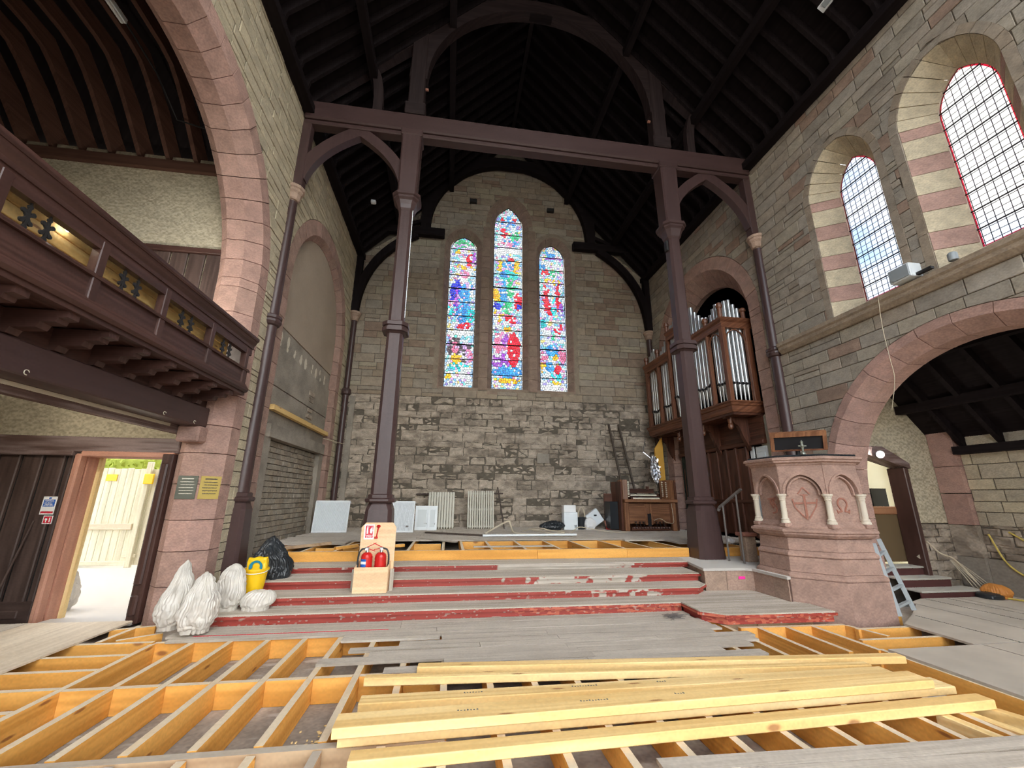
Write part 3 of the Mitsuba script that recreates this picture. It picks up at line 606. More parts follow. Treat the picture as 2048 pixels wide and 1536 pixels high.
# ---- right aisle
AX, AY = 9.2, 6.7
wa = Polygon([(7.4, -0.25), (9.35, -0.25), (9.35, 2.4), (7.4, 4.85)]).difference(sbox(7.55, 0.30, 8.37, 2.36))
fA = lambda s, z, d: st(s, AY + d, z)
structure('wall_aisle_end', extr(wa.intersection(sbox(0, 1.1, 20, 9)), 0.0, 0.18, fA), 'roughcast', 'roughcast end wall of the right aisle with a doorway')
put('dado_backing', extr(wa.intersection(sbox(0, -0.25, 20, 1.1)), 0.03, 0.18, fA), 'mortar', parent='wall_aisle_end')
blocks('wall_aisle_end', 'rough_block', 'rubble', wa.intersection(sbox(8.37, -0.2, 9.2, 1.08)), fA, (0.09, 0.16), (0.12, 0.34), lambda rg, s, z: (0.5, rg.random() * 0.5), depth=0.0, joint=0.012, seed=51, rough=0.012, c=0.01, wob=0.012)
fX = lambda s, z, d: st(AX + d, s, z)
structure('wall_aisle_side', extr(sbox(-3, -0.25, 7.0, 2.75), 0.012, 0.4, fX), 'mortar', 'pale stone outer wall of the right aisle')
blocks('wall_aisle_side', 'block', 'stone', sbox(3.2, 1.08, 6.28, 2.72), fX, (0.16, 0.27), (0.3, 0.62), lambda rg, s, z: (0.05 + 0.25 * rg.random(), 0.5 + 0.5 * rg.random()), depth=0.004, joint=0.014, seed=53)
blocks('wall_aisle_side', 'rough_block', 'rubble', sbox(3.2, 0.55, 6.28, 1.07), fX, (0.1, 0.17), (0.18, 0.4), lambda rg, s, z: (0.5, 0.2 + 0.5 * rg.random()), depth=0.0, joint=0.014, seed=55, rough=0.012, wob=0.01)
put('cement_plinth', extr(sbox(-3, -0.25, 6.28, 0.54), -0.05, 0.3, fX), 'cement', parent='wall_aisle_side', label='grey cement plinth along the wall foot')
for z0, z1, mat, tt in ((-0.25, 0.55, 'cement', None), (0.55, 1.08, 'rubble', (0.5, 0.5)), (1.085, 1.62, 'stone', (1, .5)), (1.63, 2.1, 'stone', (0.98, .7)), (2.105, 2.74, 'stone', (1, .55))):
    put('corner_pilaster', extr(sbox(6.29, z0, 6.69, z1 - 0.004), -0.10, 0.3, fX), mat, parent='wall_aisle_side', tint=tt)
rk = structure('ceiling_aisle', sweep([[(7.45, s, 4.75), (9.35, s, 2.42), (9.35, s, 2.55), (7.45, s, 4.9)] for s in (-3, 7)]), 'roof_wood', 'dark boarded sloping ceiling of the right aisle', cat='ceiling')
for s in np.arange(-2.6, 6.6, 0.55): put('rafter', beam((7.5, s, 4.62), (9.28, s, 2.43), 0.08, 0.16), 'roof_wood', parent=rk)
for x, z in ((8.0, 4.0), (8.6, 3.25)): put('purlin', beam((x, -3, z - 0.08), (x, 6.69, z - 0.08), 0.13, 0.16), 'roof_wood', parent=rk)
put('wall_plate', bx(9.03, -3, 2.3, 9.2, 6.28, 2.44), 'roof_wood', parent=rk)
structure('wall_aisle_near', bx(7.5, -3.1, -0.25, 9.6, -3.0, 4.9), 'roughcast', 'near end of the right aisle')
# doorway of the aisle, steps, lobby behind
dk = thing('door_1', 'wooden doorway with sloping head at the end of the right aisle', 'door', kind='structure')
put('jamb', rbx(8.31, 6.60, 0.1, 8.40, 6.92, 2.08, 0.012), 'gallery_wood', parent=dk)
put('architrave', rbx(8.38, 6.64, 0.05, 8.46, 6.70, 2.12, 0.012), 'frieze_wood', parent=dk)
put('head', hull([(x, y, z) for y in (6.60, 6.9) for x, z in ((7.5, 2.34), (7.95, 2.34), (8.46, 2.06), (8.46, 2.16), (7.95, 2.46), (7.5, 2.46))]), 'frieze_wood', parent=dk)
put('barrier_board', bx(7.52, 6.93, 0.42, 8.6, 6.97, 1.25), 'carpet_brown', parent=dk, label='brown board across the lower half of the doorway')
put('rail', rbx(7.50, 6.90, 1.24, 8.6, 7.0, 1.38, 0.015), 'console_wood', parent=dk)
lk = structure('wall_lobby', cat_(bx(7.3, 8.6, 0, 10.5, 8.7, 3.4), bx(10.4, 7.1, 0, 10.5, 8.7, 3.4), bx(7.2, 7.72, 0, 7.3, 8.7, 3.4), bx(7.3, 7.1, 3.3, 10.5, 8.7, 3.4), bx(7.3, 7.31, -.2, 10.5, 8.7, 0.2)), 'cream_wall', 'cream painted lobby seen through the aisle doorway')
put('window_post', bx(9.35, 8.50, 0.2, 9.6, 8.6, 3.3), 'black_iron', parent=lk); put('dark_counter', bx(9.55, 8.4, 0.2, 9.95, 8.6, 1.75), 'black_iron', parent=lk)
put('white_panel', bx(9.45, 7.75, 0.2, 9.9, 7.8, 3.0), 'white_wall', parent=lk)
sk = thing('aisle_steps', 'three short wooden steps up to the aisle doorway', 'steps')
for i, (x1, y0, z) in enumerate(((8.75, 6.16, 0.10), (8.50, 6.42, 0.24), (8.37, 6.68, 0.38))):
    put('tread', rbx(7.52, y0 - 0.02, z - 0.03, x1, y0 + 0.30, z, 0.008), 'step_edge', parent=sk); put('riser', bx(7.52, y0, z - 0.17 if i else -0.2, x1 - 0.02, y0 + 0.02, z - 0.031), 'maroon', parent=sk)
# ---- left transept
TY = 6.95
fT = lambda s, z, d: st(s, TY + d, z)
wt = sbox(-9.6, 2.3, -3.96, 7.4).union(sbox(-9.6, -0.25, -5.36, 2.3)).union(sbox(-4.06, -0.25, -3.96, 2.3))
structure('wall_transept', extr(wt.intersection(sbox(-9.7, -0.3, -3.96, 7.4)), 0.0, 0.28, fT), 'roughcast', 'roughcast transept wall above the panelled screen')
structure('wall_transept_west', bx(-9.7, 1.4, -0.3, -9.6, 7.4, 9), 'roughcast', 'far wall of the left transept')
structure('wall_transept_near', extr(sbox(-9.6, -0.3, -4.05, 7.4), 0, 0.3, lambda s, z, d: st(s, 1.95 - d, z)), 'roughcast', 'near side wall of the left transept')
ck = structure('ceiling_transept', sweep([[(s, 7.4, 7.45), (s, 6.95, 7.45), (s, 5.95, 8.48), (s, 2.95, 8.48), (s, 1.9, 7.45), (s, 1.5, 7.45), (s, 2.9, 8.75), (s, 6.0, 8.75)][:0] or [(s, 7.4, 7.48), (s, 5.95, 8.55), (s, 2.95, 8.55), (s, 1.5, 7.48), (s, 1.5, 8.9), (s, 7.4, 8.9)] for s in (-9.7, -4.02)]), 'roof_wood', 'dark boarded ceiling of the left transept', cat='ceiling')
prof_r = [(6.99, 7.22), (6.85, 7.34), (6.28, 7.93), (6.05, 8.13), (5.85, 8.26), (5.6, 8.31), (4.45, 8.33)]
for s in np.arange(-9.35, -4.2, 0.458):
    s = s - 0.02
    Pp = prof_r + [(8.9 - y, z) for y, z in reversed(prof_r[:-1])]
    put('rib', sweep([[(s - 0.035, y, z), (s + 0.035, y, z), (s + 0.035, y + 0.14 * (1 if y > 4.5 else -1), z + 0.34), (s - 0.035, y + 0.14 * (1 if y > 4.5 else -1), z + 0.34)] for y, z in Pp]), 'rib_wood', parent=ck, axis=(0, 1, 0))
put('wall_plate', bx(-9.6, 6.86, 7.08, -4.03, 6.98, 7.26), 'rib_wood', parent=ck)
# panelled screen with the doorway
sk = thing('panelled_screen', 'dark boarded wooden screen with frieze beside the open doorway', 'panelling')
put('frieze', rbx(-9.5, 6.86, 2.09, -4.02, 6.98, 2.31, 0.01), 'frieze_wood', parent=sk); put('head_rail', rbx(-9.5, 6.82, 2.03, -5.36, 6.98, 2.10, 0.012), 'frieze_wood', parent=sk)
for x in np.arange(-9.05, -5.4, 0.278):
    xx = x - 0.017
    put('board', rbx(xx, 6.885, 0.03, min(xx + 0.24, -5.38), 6.94, 2.04, 0.012), 'door_wood', parent=sk, axis=(0, 0, 1))
put('bottom_rail', rbx(-9.5, 6.87, -0.14, -5.36, 6.95, 0.12, 0.012), 'door_wood', parent=sk)
put('rail_panel', rbx(-5.95, 6.855, -0.08, -5.5, 6.885, 0.02, 0.01), 'door_wood', parent=sk)
put('backing', bx(-9.5, 6.93, -0.2, -5.37, 6.95, 2.08), 'black_iron', parent=sk)
dk = thing('door_2', 'open side doorway with red brown and salmon painted frame', 'door', kind='structure')
put('jamb', rbx(-5.33, 6.82, -0.16, -5.245, 6.96, 2.06, 0.02), 'salmon_paint', parent=dk, axis=(0, 0, 1), label='worn red brown door jamb')
put('reveal', bx(-5.27, 6.965, -0.16, -5.23, 7.14, 2.06), 'salmon_paint', parent=dk); put('reveal', bx(-5.23, 7.14, -0.16, -5.18, 7.2, 2.04), 'pine_pale', parent=dk)
put('head', rbx(-5.27, 6.84, 2.02, -4.06, 7.2, 2.10, 0.01), 'salmon_paint', parent=dk)
put('jamb', rbx(-4.20, 6.83, -0.18, -4.05, 7.15, 2.08, 0.012), 'gallery_wood', parent=dk, axis=(0, 0, 1), label='dark door leaf folded against the jamb')
put('panel', rbx(-4.19, 6.805, 0.30, -4.09, 6.84, 1.95, 0.02), 'gallery_wood', parent=dk, axis=(0, 0, 1)); put('panel', rbx(-4.19, 6.805, -0.08, -4.09, 6.84, 0.18, 0.02), 'gallery_wood', parent=dk)
for y0, z in ((6.80, -0.13), (7.06, -0.15), (7.2, -0.18)): put('sill', rbx(-5.25, y0, z - 0.06, -4.1, y0 + 0.25, z, 0.01), 'concrete', parent=dk)
# ================================================================ ROOF, TRUSSES, COLUMNS
CX, RIDGE, PL = 1.8, 15.4, 9.46
SL = (RIDGE - PL) / 5.45
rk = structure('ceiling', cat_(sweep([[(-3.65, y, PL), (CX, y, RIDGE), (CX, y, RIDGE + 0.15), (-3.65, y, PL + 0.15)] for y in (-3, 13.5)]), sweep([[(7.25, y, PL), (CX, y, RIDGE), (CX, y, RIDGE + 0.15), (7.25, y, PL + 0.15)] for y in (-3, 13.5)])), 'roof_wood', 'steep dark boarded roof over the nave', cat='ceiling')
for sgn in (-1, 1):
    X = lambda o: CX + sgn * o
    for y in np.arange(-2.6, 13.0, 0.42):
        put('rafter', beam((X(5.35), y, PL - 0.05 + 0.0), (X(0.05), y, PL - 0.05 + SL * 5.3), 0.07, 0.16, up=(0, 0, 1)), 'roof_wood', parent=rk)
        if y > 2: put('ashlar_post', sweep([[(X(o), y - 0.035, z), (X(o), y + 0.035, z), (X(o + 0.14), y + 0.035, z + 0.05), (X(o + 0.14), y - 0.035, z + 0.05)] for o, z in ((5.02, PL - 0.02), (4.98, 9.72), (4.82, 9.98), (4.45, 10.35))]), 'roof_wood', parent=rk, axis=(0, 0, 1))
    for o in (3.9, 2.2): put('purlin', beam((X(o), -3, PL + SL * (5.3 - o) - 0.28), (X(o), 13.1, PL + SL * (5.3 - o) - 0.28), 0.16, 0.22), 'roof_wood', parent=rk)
    put('wall_plate', bx(*(sorted((X(5.2) if sgn > 0 else X(5.2), X(4.98)))[0:1]), -3, 9.30, sorted((X(5.2), X(4.98)))[1], 13.1, 9.47), 'roof_wood', parent=rk)
    for y in np.arange(9.2, 13, 1.3): pass
put('ridge_beam', bx(CX - 0.06, -3, RIDGE - 0.4, CX + 0.06, 13.1, RIDGE - 0.08), 'roof_wood', parent=rk)
def arc(cx, cz, r, a0, a1, n): return [(cx + r * math.cos(t), cz + r * math.sin(t)) for t in np.linspace(math.radians(a0), math.radians(a1), n)]
def plate(poly, y0, y1): return extr(poly, y0, y1, lambda s, z, d: st(s, d, z))
def strip(P, w):
    """a bent flat timber: centre line P (x, z), width w"""
    return shapely.LineString(P).buffer(w / 2, cap_style='flat', join_style='mitre')
def bend(p0, p1, p2, n=14):
    t = np.linspace(0, 1, n)[:, None]; p0, p1, p2 = map(np.array, (p0, p1, p2))
    return (1 - t) ** 2 * p0 + 2 * t * (1 - t) * p1 + t * t * p2
# great arched truss over the columns
tk = thing('roof_truss', 'dark arched roof truss rising from the tie beam over the two columns', 'roof truss')
Y0 = 7.6
put('arched_rib', plate(Polygon(arc(CX, 10.75, 2.72, 0, 180, 30) + arc(CX, 10.75, 3.12, 180, 0, 30)), Y0 - 0.13, Y0 + 0.13), 'truss_wood', parent=tk)
for sgn in (-1, 1):
    X = lambda o: CX + sgn * o
    put('post', rbx(*sorted((X(2.75), X(3.1)))[:1], Y0 - 0.15, 9.66, sorted((X(2.75), X(3.1)))[1], Y0 + 0.15, 12.4, 0.02), 'truss_wood', parent=tk)
    put('post_shoe', rbx(*sorted((X(2.70), X(3.15)))[:1], Y0 - 0.19, 9.66, sorted((X(2.70), X(3.15)))[1], Y0 + 0.19, 9.98, 0.02), 'truss_wood', parent=tk)
    put('principal_rafter', beam((X(5.15), Y0, 9.80), (X(1.4), Y0, 13.65), 0.24, 0.26), 'truss_wood', parent=tk)
    put('curved_strut', plate(strip(bend((X(3.75), 9.66), (X(3.72), 11.0), (X(4.15), 11.0)), 0.2), Y0 - 0.08, Y0 + 0.08), 'truss_wood', parent=tk)
    put('curved_strut', plate(strip(bend((X(3.05), 11.6), (X(2.2), 12.6), (X(2.6), 13.0)), 0.16), Y0 - 0.07, Y0 + 0.07), 'roof_wood', parent=tk)
    put('bolt', cyl((X(2.68), Y0 - 0.02, 10.55), (X(2.78), Y0 - 0.02, 10.55), 0.03), 'terracotta', parent=tk)
put('collar', bx(CX - 1.7, Y0 - 0.1, 13.45, CX + 1.7, Y0 + 0.1, 13.72), 'roof_wood', parent=tk)
# tie beam with its wall braces
bk = thing('tie_beam', 'long brown painted tie beam crossing the nave on two columns', 'beam')
put('beam', rbx(-3.38, Y0 - 0.17, 9.20, 6.98, Y0 + 0.17, 9.66, 0.03), 'paint_brown', parent=bk)
put('fillet', rbx(-3.38, Y0 - 0.12, 9.10, 6.98, Y0 + 0.12, 9.2, 0.02), 'paint_brown', parent=bk)
for sgn in (-1, 1):
    X = lambda o: CX + sgn * o
    put('brace', plate(strip(bend((X(5.12), 7.75), (X(4.95), 8.55), (X(4.02), 9.10), 18), 0.25), Y0 - 0.085, Y0 + 0.085), 'paint_brown', parent=bk)
    put('brace', plate(strip(bend((X(3.05), 7.95), (X(3.22), 8.6), (X(4.06), 9.10), 18), 0.23), Y0 - 0.085, Y0 + 0.085), 'paint_brown', parent=bk)
    put('wall_post', rbx(*sorted((X(5.2), X(5.02)))[:1], Y0 - 0.1, 7.55, sorted((X(5.2), X(5.02)))[1], Y0 + 0.1, 9.2, 0.015), 'paint_brown', parent=bk)
OCT = PI / 8
def sq(r, c):   # chamfered square section as fractions
    return [(r, r - c), (r - c, r), (c - r, r), (-r, r - c), (-r, c - r), (c - r, -r), (r - c, -r), (r, c - r)]
def shaft(x, y, levels):
    return sweep([[(x + px, y + py, z) for px, py in sq(r, c)] for z, r, c in levels])
def column(x, label):
    ck = thing('nave_column', label, 'column', 'two free standing columns under the tie beam')
    put('base_block', shaft(x, Y0, [(0.44, 0.265, 0.07), (1.28, 0.215, 0.06), (1.36, 0.19, 0.07), (1.40, 0.175, 0.07)]), 'paint_brown', parent=ck, axis=(0, 0, 1))
    put('base_collar', shaft(x, Y0, [(1.395, 0.225, 0.08), (1.42, 0.24, 0.09), (1.45, 0.24, 0.09), (1.47, 0.2, 0.08), (1.52, 0.2, 0.08), (1.535, 0.165, 0.06)]), 'paint_brown', parent=ck)
    put('lower_shaft', shaft(x, Y0, [(1.5, 0.165, 0.055), (4.52, 0.145, 0.05)]), 'paint_brown', parent=ck, axis=(0, 0, 1))
    put('ring', shaft(x, Y0, [(4.46, 0.15, 0.06), (4.49, 0.19, 0.08), (4.495, 0.235, 0.1), (4.565, 0.235, 0.1), (4.57, 0.205, 0.085), (4.60, 0.205, 0.085), (4.605, 0.235, 0.1), (4.675, 0.235, 0.1), (4.68, 0.19, 0.08), (4.72, 0.15, 0.06)]), 'paint_brown', parent=ck)
    put('upper_shaft', shaft(x, Y0, [(4.70, 0.142, 0.05), (7.3, 0.132, 0.045)]), 'paint_brown', parent=ck, axis=(0, 0, 1))
    put('capital', shaft(x, Y0, [(7.18, 0.135, 0.05), (7.22, 0.16, 0.06), (7.30, 0.18, 0.07), (7.38, 0.21, 0.085), (7.42, 0.25, 0.1), (7.46, 0.25, 0.1), (7.48, 0.28, 0.11), (7.54, 0.28, 0.11), (7.57, 0.2, 0.06)]), 'paint_brown', parent=ck)
    put('post', shaft(x, Y0, [(7.55, 0.19, 0.03), (9.11, 0.205, 0.03)]), 'paint_brown', parent=ck, axis=(0, 0, 1))
    put('post_cap', rbx(x - 0.23, Y0 - 0.22, 9.04, x + 0.23, Y0 + 0.22, 9.2, 0.02), 'paint_brown', parent=ck)
    return ck
cl = column(-1.14, 'brown painted column behind the fire extinguisher stand, with a cable down its side')
cr = column(4.80, 'brown painted column standing on the stone plinth in front of the organ')
put('cable', tube([(-1.14 + 0.155 - 0.003 * i, Y0 - 0.10, 4.8 + i * 0.6) for i in range(5)], 0.008), 'white_enamel', parent=cl, label='thin pale cable')
put('bracket', rbx(4.80 - 0.18, Y0 - 0.05, 6.9, 4.80 - 0.12, Y0 + 0.05, 7.15, 0.01), 'black_iron', parent=cr)
def wall_column(x, y, sgn, label, base=True, top=7.5, zb=0.3):
    """half column against a wall; sgn = direction out from the wall along x"""
    ck = thing('wall_column', label, 'column', 'slim columns against the walls')
    cx_ = x + sgn * 0.01
    if base:
        put('base_block', shaft(cx_, y, [(zb, 0.20, 0.05), (1.28, 0.165, 0.045), (1.4, 0.13, 0.05)]), 'paint_brown', parent=ck, axis=(0, 0, 1))
        put('base_collar', shaft(cx_, y, [(1.40, 0.17, 0.06), (1.43, 0.185, 0.07), (1.46, 0.185, 0.07), (1.48, 0.145, 0.05), (1.53, 0.145, 0.05), (1.545, 0.12, 0.04)]), 'paint_brown', parent=ck)
    put('lower_shaft', cyl((cx_, y, 1.5 if base else zb), (cx_, y, 4.55), 0.12, 0.11, 14), 'paint_brown', smooth=True, parent=ck, axis=(0, 0, 1))
    put('ring', lathe([(0.11, 4.5), (0.15, 4.52), (0.175, 4.57), (0.175, 4.61), (0.16, 4.625), (0.175, 4.64), (0.175, 4.69), (0.11, 4.73)], 16, (cx_, y, 0)), 'paint_brown', parent=ck)
    put('upper_shaft', cyl((cx_, y, 4.7), (cx_, y, top - 0.3), 0.105, 0.098, 14), 'paint_brown', smooth=True, parent=ck, axis=(0, 0, 1))
    put('stone_cap', lathe([(0.105, top - 0.27), (0.13, top - 0.24), (0.14, top - 0.14), (0.175, top - 0.10), (0.175, top - 0.05), (0.2, top - 0.03), (0.2, top + 0.03), (0.12, top + 0.05)], 10, (cx_, y, 0)), 'stone', parent=ck, tint=(0.8, 0.95))
    put('corbel', rbx(cx_ - 0.07, y - 0.07, top - 0.52, cx_ + 0.07, y + 0.07, top - 0.24, 0.03), 'stone', parent=ck, tint=(0.75, 0.95))
    return ck
wall_column(XL, 7.62, 1, 'slim brown wall column between the big left arch and the blind niche')
wall_column(XR, 7.62, -1, 'slim brown wall column between the organ and the right hand arch', zb=0.0)
def short_col(x, y, label, top, zb):
    ck = thing('wall_column', label, 'column', 'slim columns against the walls')
    put('shaft', cyl((x, y, zb), (x, y, top - 0.25), 0.09, 0.085, 12), 'paint_brown', smooth=True, parent=ck, axis=(0, 0, 1))
    put('ring', lathe([(0.09, 4.5), (0.14, 4.53), (0.15, 4.6), (0.14, 4.68), (0.09, 4.72)], 14, (x, y, 0)), 'paint_brown', parent=ck)
    put('stone_cap', lathe([(0.09, top - 0.27), (0.12, top - 0.24), (0.13, top - 0.14), (0.165, top - 0.10), (0.165, top - 0.05), (0.19, top - 0.03), (0.19, top + 0.03), (0.12, top + 0.05)], 10, (x, y, 0)), 'stone', parent=ck, tint=(0.8, 0.9))
short_col(-3.28, 12.98, 'thin brown column in the back left corner', 7.25, 0.6)
short_col(6.88, 12.98, 'thin brown column in the back right corner behind the organ', 7.25, 0.6)
# truss against the end wall
tk = thing('roof_truss', 'dark arched hammer beam truss against the end wall above the stained glass', 'roof truss')
Y1 = 12.93
put('arched_rib', plate(Polygon(arc(CX, 10.8, 2.86, 0, 180, 30) + arc(CX, 10.8, 3.22, 180, 0, 30)), Y1 - 0.12, Y1 + 0.12), 'roof_wood', parent=tk)
for sgn in (-1, 1):
    X = lambda o: CX + sgn * o
    put('hammer_beam', rbx(*sorted((X(2.35), X(4.6)))[:1], Y1 - 0.13, 10.36, sorted((X(2.35), X(4.6)))[1], Y1 + 0.13, 10.66, 0.03), 'roof_wood', parent=tk)
    put('curved_brace', plate(strip(bend((X(5.1), 7.3), (X(5.05), 9.4), (X(3.3), 10.38), 18), 0.24), Y1 - 0.1, Y1 + 0.1), 'roof_wood', parent=tk)
    put('post', rbx(*sorted((X(2.86), X(3.2)))[:1], Y1 - 0.12, 10.6, sorted((X(2.86), X(3.2)))[1], Y1 + 0.12, 12.6, 0.02), 'roof_wood', parent=tk)
    put('principal_rafter', beam((X(5.2), Y1, 9.6), (X(0.6), Y1, 14.55), 0.24, 0.34), 'roof_wood', parent=tk)
    put('strut', beam((X(3.0), Y1, 11.0), (X(3.9), Y1, 10.65), 0.12, 0.12, up=(0, 1, 0)), 'roof_wood', parent=tk)
put('collar', bx(CX - 2.2, Y1 - 0.1, 13.6, CX + 2.2, Y1 + 0.1, 14.0), 'roof_wood', parent=tk)
put('wall_post', bx(-3.4, Y1 - 0.1, 7.3, -3.2, Y1 + 0.1, 9.5), 'roof_wood', parent=tk); put('wall_post', bx(6.8, Y1 - 0.1, 7.3, 7.0, Y1 + 0.1, 9.5), 'roof_wood', parent=tk)
structure('wall_gable', plate(Polygon([(-3.7, 9.4), (7.3, 9.4), (CX, 15.6)]).difference(shapely.union_all(bi)), 13.45, 13.7), 'mortar', 'outer skin of the end gable')
# lights and small boxes under the roof
k = thing('emergency_light', 'small white box with a dark panel on the roof slope above the right windows', 'light')
put('box', beam((6.13, 4.1, 9.86), (6.13, 4.42, 9.86), 0.14, 0.05, up=(-0.7, 0, -0.7)), 'white_enamel', parent=k); put('lens', beam((6.10, 4.18, 9.83), (6.10, 4.34, 9.83), 0.09, 0.03, up=(-0.7, 0, -0.7)), 'grey_alu', parent=k)
k = thing('emergency_light', 'small pale spotlight low on the left roof slope beyond the tie beam', 'light')
put('box', rbx(-2.60, 10.5, 9.64, -2.46, 10.62, 9.74, 0.02), 'white_enamel', parent=k)
# ================================================================ GALLERY in the left arch
gk = thing('gallery', 'dark wooden gallery front with moulded rail set in the left arch', 'gallery')
GX, GE, GS = -3.2, 6.74, 2.15
def gal_bar(name, prof, mat='gallery_wood', y0=GS, y1=GE, **kw):
    """moulding along the front, with a canted end towards the camera: prof = (out, z)"""
    secs = [[(GX + o, y0, z) for o, z in prof], [(GX + o, y1, z) for o, z in prof]]
    return put(name, sweep(secs), mat, parent=gk, axis=(0, 1, 0), **kw)
gal_bar('hand_rail', [(-0.16, 3.86), (0.07, 3.86), (0.08, 3.88), (0.08, 3.915), (0.06, 3.93), (-0.16, 3.93)])
gal_bar('rail_moulding', [(-0.10, 3.74), (0.015, 3.74), (0.02, 3.78), (0.045, 3.82), (0.06, 3.86), (-0.10, 3.86)])
gal_bar('top_rail', [(-0.07, 3.63), (0.0, 3.63), (0.0, 3.74), (-0.07, 3.74)])
gal_bar('middle_rail', [(-0.08, 3.355), (0.015, 3.355), (0.02, 3.375), (0.0, 3.40), (-0.08, 3.40)])
gal_bar('panel', [(-0.05, 3.10), (-0.018, 3.10), (-0.018, 3.36), (-0.05, 3.36)])
gal_bar('bottom_moulding', [(-0.08, 3.03), (0.02, 3.03), (0.045, 3.06), (0.045, 3.09), (0.02, 3.12), (0.0, 3.16), (-0.08, 3.16)])
gal_bar('soffit_board', [(-0.12, 2.985), (0.0, 2.985), (0.0, 3.03), (-0.12, 3.03)])
for y in (2.93, 3.82, 4.70, 5.65, 6.62):
    put('muntin', rbx(GX - 0.08, y - 0.045, 3.1, GX + 0.006, y + 0.045, 3.72, 0.008), 'gallery_wood', parent=gk, axis=(0, 0, 1))
put('end_board', bx(GX - 0.6, GE - 0.03, 3.03, GX - 0.08, GE, 3.85), 'gallery_wood', parent=gk)
for i, y in enumerate((3.17, 3.33, 4.13, 4.31, 5.05, 5.23, 5.99, 6.17)):   # pierced iron flowers in the openings
    s = 0.062
    q = Point(y, 3.51).buffer(0.016)
    for a, b in ((0, 1), (0.8, 0.45), (-0.8, 0.45), (0.7, -0.5), (-0.7, -0.5), (0, -1)):
        q = q.union(shapely.LineString([(y, 3.51), (y + a * s * 0.7, 3.51 + b * s * 1.3)]).buffer(0.010)).union(Point(y + a * s * 0.75, 3.51 + b * s * 1.35).buffer(0.018))
    put('iron_ornament', extr(q, -0.045, -0.03, lambda s_, z_, d_: st(GX + d_, s_, z_)), 'black_iron', parent=gk, label='black wrought iron flower')
    put('ornament_bar', bx(GX - 0.043, y - 0.006, 3.38, GX - 0.031, y + 0.006, 3.64), 'black_iron', parent=gk)
for z in (3.30, 3.42, 3.54, 3.66, 3.78): put('seat_board', rbx(-3.45, 2.2, z, -3.42, 6.30, z + 0.112, 0.006), 'pine', parent=gk, axis=(0, 1, 0), label='warm pine board behind the openings')
put('seat_end', bx(-3.45, 6.30, 3.2, -3.40, 6.42, 3.84), 'pine', parent=gk)
put('floor_deck', bx(-9.5, 2.0, 3.0, GX - 0.1, 6.70, 3.06), 'gallery_wood', parent=gk, axis=(0, 1, 0))
for y in np.arange(2.42, 6.75, 0.445):   # carved joist ends under the front
    w = 0.055
    pr_ = [(-3.95, 2.985), (GX - 0.03, 2.985), (GX - 0.03, 2.93), (GX - 0.10, 2.92), (GX - 0.11, 2.885), (GX - 0.22, 2.88), (GX - 0.24, 2.83), (GX - 0.42, 2.82), (GX - 0.44, 2.77), (-3.95, 2.76)]
    put('joist_end', extr(Polygon(pr_), y - w, y + w, lambda s_, z_, d_: st(s_, d_, z_)), 'gallery_wood', parent=gk, axis=(1, 0, 0))
put('support_beam', rbx(-3.92, 1.9, 2.47, -3.64, 6.75, 2.76, 0.015), 'paint_brown', parent=gk, axis=(0, 1, 0))
put('beam_batten', bx(-4.03, 1.9, 2.36, -3.93, 6.75, 2.50), 'frieze_wood', parent=gk, axis=(0, 1, 0)); put('pale_strip', bx(-3.935, 3.4, 2.43, -3.925, 6.4, 2.47), 'cream_stone', parent=gk)
put('under_deck_beam', bx(-3.98, 1.9, 2.76, -3.7, 6.74, 2.985), 'gallery_wood', parent=gk, axis=(0, 1, 0))
for y in (3.95, 5.75, 6.4):
    a = np.linspace(0.2, 5.0, 14)
    put('hook', tube([(-3.62, y + 0.025 * math.cos(t) * 0.9, 2.50 + 0.022 * math.sin(t)) for t in a] , 0.004, 5), 'cream_stone', parent=gk)
put('pier_corbel', rbx(-3.92, 6.55, 2.24, -3.62, 6.78, 2.47, 0.02), 'stone', parent='wall_left', tint=(0.98, 0.4))
# dark boarded dado at gallery level, the pale door behind, tube light on the ribs
k = thing('gallery_dado', 'dark vertical boarding along the transept wall at gallery level', 'panelling')
put('top_rail', rbx(-9.4, 6.86, 5.46, -4.02, 6.95, 5.56, 0.012), 'gallery_wood', parent=k)
for x in np.arange(-9.4, -4.2, 0.27): put('board', rbx(x, 6.90, 3.06, x + 0.245, 6.945, 5.46, 0.012), 'door_wood', parent=k, axis=(0, 0, 1))
k = thing('tube_light', 'white fluorescent tube light fixed under the transept ceiling ribs', 'light')
tx = lambda t: np.array([-5.05, 4.62, 8.22]) + t * np.array([0.0, 0.62, 0.0])
put('body', beam(tx(0), tx(1), 0.08, 0.07), 'white_enamel', parent=k); put('tube', cyl(tx(0.03) + [0, 0, -0.05], tx(0.97) + [0, 0, -0.05], 0.02), 'white_paper', parent=k)
put('conduit', tube([(-5.05, 5.25, 8.24), (-5.0, 5.9, 8.1), (-4.9, 6.4, 7.7), (-4.2, 6.5, 7.6)], 0.015), 'black_iron', parent=k)
